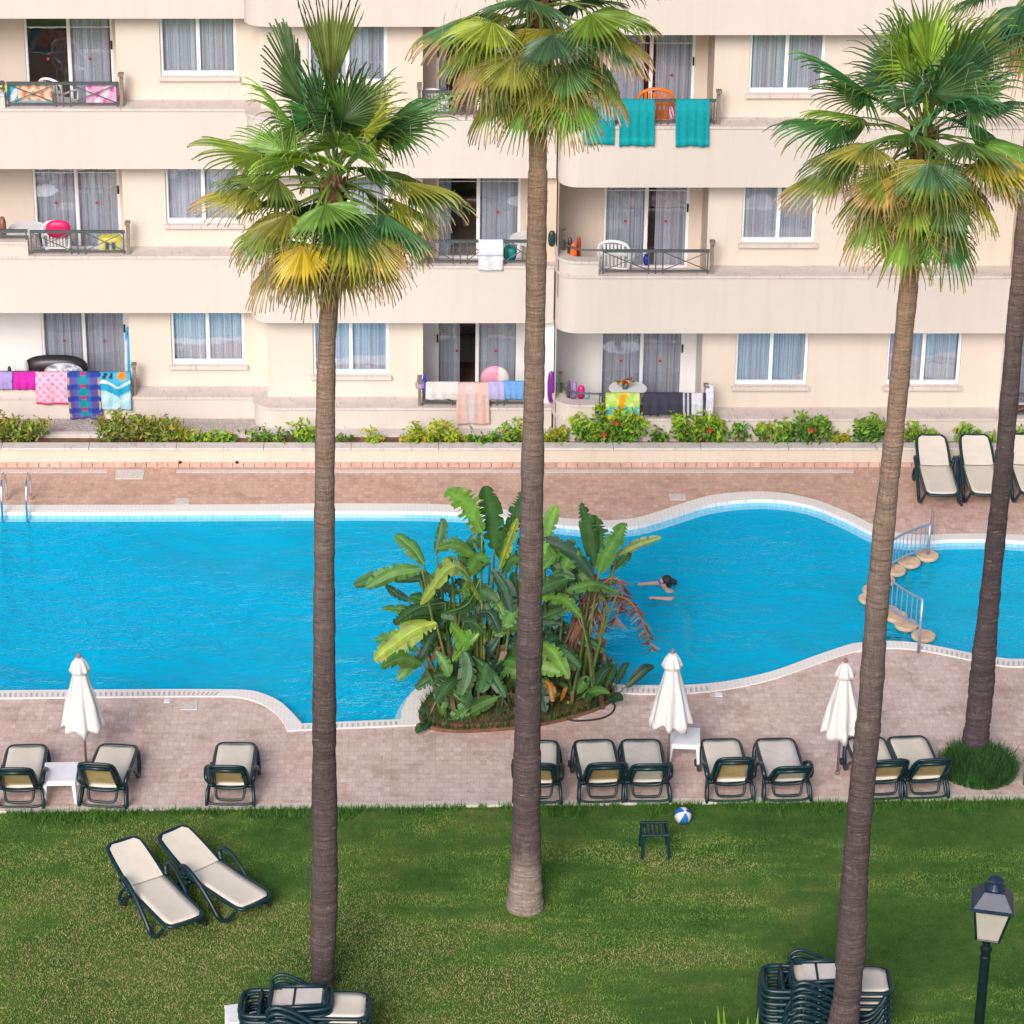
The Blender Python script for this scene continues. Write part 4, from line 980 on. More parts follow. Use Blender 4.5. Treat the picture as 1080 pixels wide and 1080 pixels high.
for q in [(-60,52,439,'olive green hedge shrub at the left edge below the pink and plaid towels',OG,1.5,0,YLs),(98,192,436,'broad olive green hedge shrub below the turquoise beach towel',OG,1.5,0,YLs),
 (184,208,448,'small yellowish shrub at the right end of the broad hedge shrub',LY,1.0,0,YLs),(206,252,456,'low bright green shrub right of the small yellowish shrub',BG,1.6,0,YLs),(262,300,453,'thin grassy shrub by the corner of the gravel strip',HG,1.0,0,YLs),
 (294,304,444,'single leggy sprout by the rounded corner of the base wall',HG,.8,0,YLs),(311,334,446,'compact bright green shrub just left of the left palm trunk',BG,1.7,0,None),(354,370,456,'sparse shrub just right of the left palm trunk',HG,.7,0,None),
 (386,404,452,'small upright yellow green shrub between the left palm and the pink towel',LY,1.3,0,None),(418,492,447,'wide yellow green shrub below the railing with the pale pink towel',LY,1.4,0,None),(494,530,456,'low dark green shrub right of the wide yellow green one',HG,1.0,0,None),
 (526,556,445,'green shrub against the left side of the middle palm trunk',BG,1.1,0,None),(572,602,447,'yellow green shrub against the right side of the middle palm trunk',LY,1.1,0,None),(602,682,431,'large bushy hibiscus below the yellow and green towel',BG,1.5,2,None),
 (686,702,446,'small leggy shrub between the two largest bushes',HG,.9,0,None),(704,768,434,'large hibiscus with one orange flower below the striped towel',BG,1.5,1,None),(768,790,446,'thin twiggy shrub right of the large orange flowered hibiscus',HG,.6,0,None),
 (798,824,443,'yellow green shrub left of the hibiscus with the red flower',BG,1.1,0,None),(826,874,438,'dark green hibiscus with a red flower near the pool bulge',HG,1.5,1,None),(874,898,454,'low yellow shrub left of the right palm trunk',LY,1.2,0,None),
 (900,934,438,'dense green shrub hidden partly by the left side of the right palm trunk',HG,1.6,0,None),(944,962,440,'dense green shrub right of the right palm trunk',BG,1.5,0,None),(962,992,446,'sparse shrub behind the first far lounger',BG,.9,0,None),
 (1006,1024,447,'wispy shrub between the first two far loungers',BG,.8,0,None),(1026,1050,455,'low shrub behind the second far lounger',BG,1.0,0,None),(1066,1100,447,'yellow green shrub right of the rightmost palm trunk',BG,1.2,0,None)]:
    shrub(q[0], q[1], q[2], q[3], q[4], hash(q[3]) % 9999 if False else int(q[0]*7+q[1]) % 9999, q[5], q[6], q[7])
# ================================================================== LOUNGERS
def make_lounger(name, back_deg, sling='sling', back='sling', folded=False):
    root = empty(name, (0, 0, 0)); g = M['green_plastic']
    a = R_(back_deg)
    m = MB(); m.tube(crom([(-.30,-.06,.335),(-.30,.5,.325),(-.295,1.05,.325),(-.25,1.22,.318),(-.12,1.25,.315),(.12,1.25,.315),(.25,1.22,.318),(.295,1.05,.325),(.30,.5,.325),(.30,-.06,.335)], 4), .031, 8, flat=.8)
    for y in (.02, .55): m.tube([(-.29, y, .285), (.29, y, .285)], .02, 6)
    m.build('seat_frame', g, root, smooth=True)
    m = MB()
    def sf(u, v):
        y = -.02+1.22*v; w = .275*(1 if v < .9 else math.sqrt(max(0, 1-((v-.9)/.115)**2))*.4+.6)
        return ((u*2-1)*w, y, .338-.014*(1-(2*u-1)**2)+.004*math.sin(v*9))
    m.grid(sf, 6, 16); m.build('seat_sling', M[sling], root, smooth=True, solid=.012)
    bk = MB()
    T = Matrix.Translation((0, -.01, .345 if not folded else .395)) @ Matrix.Rotation(-a, 4, 'X')
    # local back plane: y runs to the head (negative), z is up
    fr = [(-.285,0,0),(-.28,-.35,0),(-.265,-.62,0),(-.22,-.74,.0),(-.10,-.765,0),(.10,-.765,0),(.22,-.74,0),(.265,-.62,0),(.28,-.35,0),(.285,0,0)]
    bk.tube([T @ p for p in crom(fr, 4)], .033, 8, flat=.75)
    bk.tube([T @ Vector(p) for p in crom([(-.285,-.05,-.03),(-.15,.02,-.06),(.15,.02,-.06),(.285,-.05,-.03)], 4)], .024, 6)
    for s in (-1, 1): bk.tube([T @ Vector((s*.245, 0, -.035)), T @ Vector((s*.225, -.70, -.04))], .03, 6)
    bk.tube([T @ Vector((-.23,-.70,-.045)), T @ Vector((.23,-.70,-.045))], .03, 6)
    bo = bk.build('backrest', g, root, smooth=True)
    m = MB(); m.grid(lambda u, v: T @ Vector(((u*2-1)*(.262-.03*v**3-(.06*max(0,(v-.9)/.1)**2)), (.04 if not folded else 0)-(.775 if not folded else .735)*v, .026-.010*(1-(2*u-1)**2))), 6, 12)
    o = m.build('back_sling', M[sling], None, smooth=True); o.parent = bo
    m = MB(); m.grid(lambda u, v: T @ Vector(((u*2-1)*(.20-.02*v), -.12-.53*v, -.006 if not folded else -.03)), 4, 4)
    o = m.build('sling_underside', M[back], None, smooth=True); o.parent = bo
    if folded:                                  # rear hoop and the ratchet that show once the back is folded over the seat
        m = MB(); m.tube(crom([(-.30,.0,.335),(-.30,-.22,.33),(-.27,-.36,.325),(-.16,-.42,.32),(.16,-.42,.32),(.27,-.36,.325),(.30,-.22,.33),(.30,.0,.335)], 4), .034, 8); m.tube([(-.29,-.17,.33),(.29,-.17,.33)], .03, 6); m.tube([(-.2,-.38,.30),(.2,-.38,.30)], .03, 6)
        m.tube(crom([(-.17,.40,.43),(-.14,.50,.44),(.14,.50,.44),(.17,.40,.43)], 4), .022, 6); m.tube([(-.29,.28,.43),(.29,.28,.43)], .026, 6)
        m.build('rear_hoop', g, root, smooth=True)
    for s in (-1, 1):
        m = MB(); m.tube(crom([(s*.315,.03,.33),(s*.355,-.05,.44),(s*.37,.04,.525),(s*.375,.18,.515),(s*.37,.42,.39),(s*.365,.68,.18),(s*.36,.80,.05),(s*.355,.90,.025),(s*.345,1.0,.07),(s*.325,1.10,.19),(s*.295,1.16,.30)], 4), .035, 8, flat=.75)
        m.build('armrest', g, root, smooth=True)
        m = MB(); m.tube(crom([(s*.315,.05,.32),(s*.345,-.06,.24),(s*.355,-.13,.10),(s*.355,-.12,.025),(s*.355,-.04,.025),(s*.345,.04,.12),(s*.325,.14,.30)], 4), .026, 8)
        m.build('leg', g, root, smooth=True)
    m = MB(); m.tube(crom([(-.22,-.05,.30),(-.20,-.10,.17),(-.13,-.115,.13),(.13,-.115,.13),(.20,-.10,.17),(.22,-.05,.30)], 4), .022, 6)
    m.tube(crom([(-.35,-.11,.08),(-.2,-.13,.055),(.2,-.13,.055),(.35,-.11,.08)], 3), .02, 6)
    m.build('prop_bar', g, root, smooth=True)
    m = MB()
    ring = [(.315, 0)]
    for j in range(14):
        pass
    m.lathe([(.012,-.018),(.05,-.018),(.055,-.01),(.055,.01),(.05,.018),(.012,.018)], 16)
    m.v = [(-.385+z, 1.02+x, .055+y) for x, y, z in m.v]; m.build('wheel', M['rubber'], root, smooth=True)
    return root
def lay(o, pivot, foot, label, group, zp=.34, zf=.32, z=0):
    A = at(*pivot, zp); Bp = at(*foot, zf); d = Bp-A
    o.location = (A.x, A.y, z); o.rotation_euler = (0, 0, math.atan2(d.y, d.x)-math.pi/2)
    tag(o, label, 'sun lounger', group)
protoA = make_lounger('sun_lounger', 50, 'sling', 'sling_tan'); protoB = None
def variant(proto, back=None, seat=None):
    c = copy_tree(proto)
    return c
protoB = make_lounger('sun_lounger', 48, 'sling_grey', 'sling_grey'); protoC = make_lounger('sun_lounger', 55, 'sling', 'sling_tan'); protoD = make_lounger('sun_lounger', 44, 'sling_grey', 'sling_grey'); protoF = make_lounger('sun_lounger', 20); protoS = make_lounger('sun_lounger', 176, back='sling_grey', folded=True)
used = set()
def take(p):
    if id(p) not in used: used.add(id(p)); return p
    return copy_tree(p)
GN = 'loungers lined up along the lawn edge'; GF = 'loungers on the far side of the pool'
for pr, pv, ft, lb in [
 (protoA, (20.5,829), (28.5,791.5), 'lounger with tan back left of the white table, cut by the left edge'),
 (protoC, (109,828.5), (124.5,790), 'lounger with tan back just right of the left white table, under the left parasol'),
 (protoA, (243,826.5), (249.5,787.5), 'lounger with tan back standing alone left of the left palm trunk'),
 (protoA, (567,824), (568,781), 'lounger half hidden behind the middle palm trunk'),
 (protoA, (635,823.5), (626,783.5), 'lounger with tan back, first one clear of the middle palm trunk to its right'),
 (protoB, (682,823), (676,785), 'lounger with greyish back just left of the middle parasol pole'),
 (protoC, (770,822.5), (760,784.5), 'lounger with tan back just right of the right hand white table'),
 (protoD, (830,822), (818,784.5), 'lounger with greyish back left of the right parasol pole'),
 (protoA, (930,820.5), (913,782.5), 'lounger half hidden behind the right palm trunk'),
 (protoA, (975,819.5), (957.5,782.5), 'lounger with tan back beside the grass tuft of the rightmost palm')]:
    lay(take(pr), pv, ft, lb, GN)
for pv, ft, lb in [((985.5,490.5),(993,518),'far lounger nearest the right palm trunk, against the planter wall'),((1032,490),(1041,518),'middle one of the far loungers, its right side behind the rightmost palm trunk'),((1083,489.5),(1093,518),'far lounger cut by the right edge, right of the rightmost palm trunk')]:
    lay(take(protoF), pv, ft, lb, GF)
for pv, ft, lb in [((153.5,928),(199.5,975.5),'left and nearer of the two loungers on the open lawn'),((213.5,914),(270,952.5),'right one of the two loungers on the open lawn, its foot towards the left palm')]:
    lay(take(protoF), pv, ft, lb, 'two loungers out on the lawn')
def stack(px, py, n, rot, where, seed, step=.10):
    rg = random.Random(seed); b = at(px, py, .38+step*(n-1)); b.z = 0
    words = ['lowest', 'second lowest', 'third from the ground', 'fourth from the ground', 'fifth from the ground', 'sixth from the ground', 'seventh from the ground', 'topmost']
    for i in range(n):
        o = take(protoS); rz = rot+rg.uniform(-.012, .012)
        o.location = (b.x+rg.uniform(-.012,.012), b.y+rg.uniform(-.012,.012), i*step); o.rotation_euler = (0, 0, rz)
        w = 'topmost' if i == n-1 else words[i]
        tag(o, w+' lounger of the stack '+where, 'sun lounger', 'loungers stacked on the lawn')
stack(289, 1055, 6, R_(-90-2.5), 'at the foot of the left palm', 5)
stack(838, 1029, 8, R_(-90-2), 'behind the right palm trunk', 6)

# ================================================================== TABLES, STOOL, BALL, PARASOLS, LAMP
def table(pos, rz, label, sx=.46, sy=.46, h=.40, mt='white_plastic', slats=0, cat='table', name='side_table', group=None):
    r = empty(name, pos, rz, label, cat, group); m = MB()
    if slats:
        m.box(-sx/2, sx/2, -sy/2, -sy/2+.05, h-.035, h); m.box(-sx/2, sx/2, sy/2-.05, sy/2, h-.035, h)
        for i in range(slats):
            x = -sx/2+sx*(i+.5)/slats; m.box(x-sx/slats*.32, x+sx/slats*.32, -sy/2+.05, sy/2-.05, h-.028, h-.004)
    else:
        m.box(-sx/2, sx/2, -sy/2, sy/2, h-.022, h)
        for s in (-1, 1):
            m.box(-sx/2+.012, sx/2-.012, s*(sy/2-.018)-.008, s*(sy/2-.018)+.008, h-.085, h-.024); m.box(s*(sx/2-.018)-.008, s*(sx/2-.018)+.008, -sy/2+.03, sy/2-.03, h-.085, h-.024)
    m.build('table_top', M[mt], r, bevel=.012)
    for a in (-1, 1):
        for b in (-1, 1):
            m = MB(); x, y = a*(sx/2-.04), b*(sy/2-.04); t = .032
            i = []
            for z, w, o in ((h-.024, t, 0), (h*.5, t*.75, .012), (0, t*.6, .022)):
                i.append([m.av((x+a*o+p*w, y+b*o+q*w, z)) for p, q in ((-1,-1),(1,-1),(1,1),(-1,1))])
            for k in range(2):
                for q in range(4): m.af((i[k][q], i[k][(q+1)%4], i[k+1][(q+1)%4], i[k+1][q]))
            m.af(i[2]); m.build('leg', M[mt], r, bevel=.006)
    return r
p = at(65, 838); table(p, R_(2), 'low white plastic table between the two leftmost loungers', .50, .58)
p = at(721, 800); table(p, R_(-4), 'low white plastic table right of the middle parasol pole', .48, .55)
p = at(690, 899); table(p, R_(1), 'dark green slatted stool standing alone on the lawn below the ball', .43, .40, .42, 'green_plastic', 7, 'stool', 'slatted_stool')
p = at(256, 1094); table(p, R_(12), 'white plastic table at the left end of the left lounger stack', .42, .42, .40)
p = at(831, 1098); table(p, R_(4), 'white plastic table in front of the right lounger stack, cut by the bottom edge', .58, .5, .45)
p = at(720, 868); r = .128; m = MB(); ax = Quaternion((1, .3, .2), R_(35))
def bc(u, v):
    return (.02,.16,.62) if int(u*6) % 2 == 0 else (.80,.80,.80)
for i in range(36):
    for j in range(16):
        q = []
        for a, b in ((i, j), (i+1, j), (i+1, j+1), (i, j+1)):
            th = 2*math.pi*a/36; ph = math.pi*b/16; q.append(ax @ Vector((r*math.sin(ph)*math.cos(th), r*math.sin(ph)*math.sin(th), r*math.cos(ph)))+Vector((0,0,r)))
        m.poly(q, c=(.8,.8,.8) if j in (0, 15) else bc((i+.5)/36, 0))
bo = m.build('beach_ball', M['vc_plastic'], smooth=True); bo.location = p; tag(bo, 'blue and white segmented beach ball lying on the lawn', 'ball')
def parasol(pos, h, rz, label, seed):
    rg = random.Random(seed); r = empty('closed_parasol', pos, rz, label, 'parasol', 'closed cream parasols along the loungers'); r.rotation_euler.y = rg.uniform(-.02, .02)
    m = MB(); m.tube([(0,0,-.05),(0,0,h-.02)], .019, 10); m.tube([(0,0,0),(0,0,.05)], .035, 10); m.build('pole', M['pole_metal'], r, smooth=True)
    ph = rg.random()*6
    def wob(a, z):
        f = (h-z)/h; k = min(1, f*2.2)
        return 1+k*(.13*math.cos(8*a+ph)+.09*math.cos(3*a+ph*2)+.05*math.sin(13*a+z*5))
    b = h-1.20
    m = MB(); pr = [(.03,h-.05),(.075,h-.14),(.10,h-.28),(.15,h-.5),(.215,h-.75),(.255,h-.98),(.29,h-1.14),(.298,b)]
    N = 64; rings = []
    for R0, z in pr:
        rings.append([m.av((R0*wob(2*math.pi*j/N, z)*math.cos(2*math.pi*j/N), R0*wob(2*math.pi*j/N, z)*math.sin(2*math.pi*j/N),
                            z+(.032*math.cos(8*2*math.pi*j/N+ph+math.pi)+.05*math.sin(2*math.pi*j/N*3+ph) if z <= b+.01 else 0))) for j in range(N)])
    for k in range(len(rings)-1):
        for j in range(N): m.af((rings[k][j], rings[k][(j+1)%N], rings[k+1][(j+1)%N], rings[k+1][j]))
    m.build('canopy', M['canvas'], r, smooth=True, solid=.008)
    m = MB()
    rings = []
    for R0, z in ((.02,h-.01),(.06,h-.03),(.105,h-.10),(.135,h-.19),(.15,h-.24)):
        rings.append([m.av((R0*(1+.10*math.cos(8*2*math.pi*j/N+ph)*(1 if R0 > .1 else 0))*math.cos(2*math.pi*j/N), R0*(1+.10*math.cos(8*2*math.pi*j/N+ph)*(1 if R0>.1 else 0))*math.sin(2*math.pi*j/N), z+(.02*math.cos(16*math.pi*2*j/N/2+ph) if R0 > .14 else 0))) for j in range(N)])
    for k in range(len(rings)-1):
        for j in range(N): m.af((rings[k][j], rings[k][(j+1)%N], rings[k+1][(j+1)%N], rings[k+1][j]))
    m.build('vent_flap', M['canvas'], r, smooth=True, solid=.006)
    m = MB(); m.lathe([(.012,h-.03),(.035,h+.0),(.03,h+.035),(.02,h+.05),(.005,h+.06)], 12); m.build('finial', plain('terracotta_finial', (.30,.13,.12), .6), r, smooth=True)
    return r
for (bx, by), top, lb, sd in (((91,806),689,'closed cream parasol between the two leftmost loungers and the left white table',1),((704.5,812),686,'closed cream parasol beside the right hand white table',2),((883,816.5),694,'closed cream parasol just left of the right palm trunk',3)):
    b = at(bx, by); tp = aty(bx, top, b.y); parasol(b, tp.z-.05, sd*.7, lb, sd)
# street lamp
base = at(1040, 1101); base.y = 31.3; tp = aty(1047, 926, 31.3)
base = Vector((tp.x, 31.3, 0)); Ht = tp.z
rt_ = empty('street_lamp', base, 0, 'dark green lamp post with a four sided frosted lantern at the lower right', 'street lamp')
zb = aty(1047, 986, 31.3).z; zt = aty(1047, 953, 31.3).z
m = MB(); m.lathe([(.14,-.05),(.14,.25),(.09,.32),(.085,.9),(.065,1.0),(.06,zb-.35),(.068,zb-.34),(.068,zb-.30),(.058,zb-.29),(.06,zb-.22),(.075,zb-.21),(.075,zb-.17),(.05,zb-.15),(.045,zb-.08)], 18); m.build('pole', M['lamp_paint'], rt_, smooth=False)
lan = empty('lantern', (0, 0, zb)); lan.parent = rt_; lan.rotation_euler = (0, R_(3), R_(-9))
hh = zt-zb; wb, wt = .135, .21
m = MB(); m.lathe([(.03,-.12),(.075,-.07),(.075,-.045),(.04,-.02),(.05,0)], 14)
for a in (-1, 1):
    for b in (-1, 1): m.tube([(a*.07, b*.07, -.03), (a*wb, b*wb, .01)], .010, 6); m.tube([(a*wb, b*wb, 0), (a*wt, b*wt, hh)], .016, 6)
for w, z in ((wb, .0), (wt, hh)):
    for a in (-1, 1): m.tube([(-w, a*w, z), (w, a*w, z)], .014, 6); m.tube([(a*w, -w, z), (a*w, w, z)], .014, 6)
m.build('frame', M['lamp_paint'], lan)
for ang in range(4):
    q = Matrix.Rotation(ang*math.pi/2, 4, 'Z'); m = MB()
    m.poly([q @ Vector(p) for p in ((-wb+.01,-wb+.004,.012),(wb-.01,-wb+.004,.012),(wt-.012,-wt+.004,hh-.01),(-wt+.012,-wt+.004,hh-.01))]); m.build('pane', M['lamp_glass'], lan)
m = MB(); e = wt+.04
r0 = [(e, hh+.005), (e, hh+.035), (e-.02, hh+.045), (.13, hh+.20), (.12, hh+.22)]
L = [[m.av((sx*w, sy*w, z)) for sx, sy in ((-1,-1),(1,-1),(1,1),(-1,1))] for w, z in r0]
for k in range(len(L)-1):
    for j in range(4): m.af((L[k][j], L[k][(j+1)%4], L[k+1][(j+1)%4], L[k+1][j]))
m.af(L[0][::-1]); m.af(L[-1])
m.lathe([(.09,hh+.22),(.075,hh+.24),(.055,hh+.29),(.04,hh+.305),(.05,hh+.31),(.085,hh+.325),(.095,hh+.34),(.07,hh+.36),(.08,hh+.37),(.04,hh+.39),(.01,hh+.395)], 16, wob=lambda a, z: 1+(.08*math.cos(8*a) if z > hh+.31 else 0))
m.build('roof', M['lamp_blue'], lan)
# post with a dark ring at the right edge
b = at(1083, 827); gp = empty('green_post', b, 0, 'bright green post with a black collar at the right edge behind the lawn', 'post')
m = MB(); m.tube([(0,0,0),(0,0,.62)], .065, 14); m.lathe([(.065,.62),(.05,.66),(.01,.67)], 14); m.build('post', plain('bright_green_paint', (.02,.30,.06), .4), gp, smooth=True)
m = MB(); m.lathe([(.068,.40),(.085,.41),(.085,.47),(.068,.48)], 14); m.build('collar', M['rubber'], gp)

# ================================================================== POOL FITTINGS
for i, (x, y) in enumerate(stones):
    p = at(x, y, .01); o = empty('stepping_stone', (p.x, p.y, 0), i*.7)
    names = ['nearest the far bank','second from the far bank','third from the far bank','fourth from the far bank','left of the right palm trunk, upper','left of the right palm trunk, outermost','behind the right palm trunk, upper','behind the right palm trunk, lower','third from the near bank','second from the near bank','nearest the near bank']
    tag(o, 'round tan stepping stone '+names[i]+', in the pool', 'stepping stone', 'stepping stones across the pool')
    m = MB(); m.lathe([(.08,-.52),(.08,-.10),(.18,-.06),(.198,-.04),(.198,.0),(.185,.012),(.01,.014)], 26); m.build('slab', M['stepstone'], o)
def guard(pts_top, label, zt, zl, post):
    r = empty('pool_handrail', (pts_top[0].x, pts_top[0].y, 0), 0, label, 'handrail', 'handrails along the stepping stones'); o = r.location
    c = crom([p-o for p in pts_top], 8); m = MB()
    m.tube([p+UP*zt for p in c], .021, 8); m.build('top_rail', M['grey_metal'], r, smooth=True)
    m = MB(); m.tube([p+UP*zl for p in c], .021, 8); m.build('bottom_rail', M['grey_metal'], r, smooth=True)
    acc = 0
    for i in range(1, len(c)):
        acc += (c[i]-c[i-1]).length
        if acc > .095:
            acc = 0; m = MB(); m.tube([c[i]+UP*zl, c[i]+UP*zt], .0085, 6); m.build('baluster', M['grey_metal'], r)
    for k, (i, z0) in enumerate(post):
        m = MB(); m.tube([c[i]+UP*z0, c[i]+UP*(zt+.01)], .026, 8); m.build('post', M['grey_metal'], r, smooth=True)
guard(W([(978.5,585.5),(966,589.5),(949,596.5),(936,605),(926,614)]), 'curved grey handrail by the far stepping stones, right of the palm trunk', .60, .14, [(0, -.05), (-1, -.5)])
guard(W([(968.6,688.5),(955,681),(941,671.5),(930,661),(922,650)]), 'curved grey handrail by the near stepping stones, right of the palm trunk', .98, .49, [(0, -.02), (-1, -.5)])
p = at(981, 563); m = MB(); m.tube([(0,0,0),(0,0,.5)], .012, 6); m.tube([(.035,0,0),(.035,0,.45)], .012, 6); m.lathe([(.05,0),(.05,.015),(.02,.03)], 10); o = m.build('thin_post', M['pole_metal']); o.location = p; tag(o, 'thin brown twin post on the coping behind the far handrail', 'post')
lb = at(16, 541); ld = empty('pool_ladder', lb, 0, 'polished steel pool ladder at the left edge of the far coping', 'pool ladder')
for px in (3.5, 29.5):
    x = at(px, 541).x-lb.x; m = MB()
    m.tube(crom([(x,.55,0),(x,.53,.35),(x,.42,.58),(x,.22,.64),(x,.02,.57),(x,-.10,.36),(x,-.14,0),(x,-.14,-1.2)], 6), .024, 10); m.build('handrail', M['chrome'], ld, smooth=True)
xa, xb = at(3.5,541).x-lb.x, at(29.5,541).x-lb.x
for z in (-.3, -.58, -.86): m = MB(); m.box(xa, xb, -.19, -.11, z-.015, z+.015); m.build('tread', M['chrome'], ld)
def cover(px, py, w, d, label, rz=0, mt='cap'):
    p = at(px, py); m = MB(); m.box(-w/2, w/2, -d/2, d/2, -.01, .010); m.lathe([(.02,.010),(.02,.016),(.005,.017)], 10); o = m.build('deck_cover', M[mt], bevel=.003); o.location = p; o.rotation_euler = (0, 0, rz)
    tag(o, label, 'cover plate', 'cover plates set into the pool deck')
cover(137, 500.5, .52, .40, 'square grey cover plate in the deck below the planter wall, upper left'); cover(192, 529, .26, .26, 'pale cover plate at the far pool edge near the upper left')
cover(199.5, 744.5, .27, .26, 'pale cover plate right of the left parasol'); cover(176, 739.4, .09, .13, 'small white plate by the near pool edge, right of the left parasol', 0, 'white_plastic')
cover(714.5, 524.5, .30, .25, 'pale cover plate beside the far pool bulge'); cover(722.5, 741.5, .12, .32, 'cream cover plate right of the middle parasol'); cover(758, 732.8, .12, .13, 'small white plate by the near pool edge, between the right two parasols', 0, 'white_plastic')
hs = W([(646,741),(648.5,745),(645,752),(636,757),(622,759.5),(606,760),(596,758)], .02); m = MB(); m.tube(crom(hs, 6), .014, 6); tag(m.build('garden_hose', M['rubber'], smooth=True), 'thin black hose curving out of the island bed onto the deck', 'hose')

# ================================================================== SWIMMER
hp = at(702, 621, -.08); sw = empty('person', (hp.x, hp.y, -.125), R_(180), 'swimmer with dark tied up hair and blue goggles doing breaststroke in the pool', 'person')
V = []; E = []; Rr = []
def sk(p, r, par):
    V.append(p); Rr.append(r)
    if par is not None: E.append((par, len(V)-1))
    return len(V)-1
pel = sk((-.40,0,-.55), (.13,.10), None); ab = sk((-.32,0,-.33), (.11,.09), pel); ch = sk((-.2,0,-.12), (.13,.10), ab); nk0 = sk((-.07,0,-.02), (.07,.07), ch); nk = sk((-.01,0,.06), (.052,.052), nk0); hd = sk((.03,0,.13), (.085,.08), nk); ht = sk((.05,0,.20), (.085,.078), hd); top_ = sk((.04,0,.255), (.05,.05), ht)
for s in (-1, 1):
    shd = sk((-.13, s*.17, -.06), (.055,.055), ch)
    if s > 0: e1 = sk((-.06, .33, .015), (.042,.042), shd); w1 = sk((.17, .30, .022), (.03,.03), e1); h1 = sk((.235, .29, .018), (.034,.016), w1)
    else: e1 = sk((.10, -.27, .015), (.042,.042), shd); w1 = sk((.33, -.22, .03), (.03,.03), e1); h1 = sk((.40, -.20, .028), (.034,.016), w1)
    hx = V[h1]
    for f, (dx, dy) in enumerate(((.055,-.030),(.068,-.012),(.066,.008),(.055,.026))):
        k1 = sk((hx[0]+dx*.55, hx[1]+dy, hx[2]+.004), (.009,.009), h1); sk((hx[0]+dx, hx[1]+dy*1.15, hx[2]-.008), (.008,.008), k1)
    t1 = sk((hx[0]-.012, hx[1]-.038*s, hx[2]), (.010,.010), h1); sk((hx[0]+.022, hx[1]-.058*s, hx[2]-.004), (.009,.009), t1)
    hpj = sk((-.42, s*.10, -.66), (.095,.095), pel); kn = sk((-.36, s*.22, -1.02), (.065,.065), hpj); an = sk((-.66, s*.24, -1.26), (.04,.04), kn); sk((-.78, s*.28, -1.30), (.03,.03), an)
me = bpy.data.meshes.new('body'); me.from_pydata(V, E, []); me.materials.append(M['skin'])
bdy = bpy.data.objects.new('body', me); COL.objects.link(bdy); bdy.parent = sw
md = bdy.modifiers.new('skin', 'SKIN'); md.use_smooth_shade = True
for i, r in enumerate(Rr): me.skin_vertices[0].data[i].radius = r
me.skin_vertices[0].data[0].use_root = True
md = bdy.modifiers.new('sub', 'SUBSURF'); md.levels = md.render_levels = 2
m = MB(); m.ball((-.015,0,.212), .096, .098, .096, 16); m.ball((-.045,0,.15), .07, .085, .08, 12); m.ball((-.115,0,.19), .058, .06, .055, 12)
for i in range(12):
    a = i*2.4; m.tube([(-.12,0,.19), (-.15-.03*math.cos(a), .04*math.sin(a), .18+.035*math.cos(a*1.7)), (-.17-.02*math.cos(a), .055*math.sin(a), .12+.05*math.cos(a*1.7))], [.012,.01,.003], 5)
m.build('hair', M['hair'], sw, smooth=True)
m = MB()
for s in (-1, 1): m.ball((.112, s*.033, .185), .016, .026, .02, 10)
m.tube(crom([(.115,-.02,.187),(.09,-.075,.19),(.0,-.102,.2)], 4), .008, 6); m.tube(crom([(.115,.02,.187),(.09,.075,.19),(.0,.102,.2)], 4), .008, 6); m.build('goggles', plain('blue_goggles', (.02,.08,.5), .3), sw, smooth=True)
m = MB(); m.ball((.128,0,.15), .018, .014, .02, 8); m.build('nose', M['skin'], sw, smooth=True)
m = MB(); m.ball((.112,0,.118), .010, .022, .007, 8); m.build('mouth', plain('lips', (.4,.14,.12), .5), sw, smooth=True)
for s in (-1, 1): m = MB(); m.ball((.02, s*.092, .15), .02, .01, .03, 8); m.build('ear', M['skin'], sw, smooth=True)
m = MB(); m.grid(lambda u, v: (-.52+.34*u-.06*math.sin(math.pi*v), .165*math.cos(math.pi*v)*(1-.25*math.sin(math.pi*u)), -.52+.40*u+.10*math.sin(math.pi*v)), 8, 10); m.build('swimsuit', M['swimwear'], sw, smooth=True)

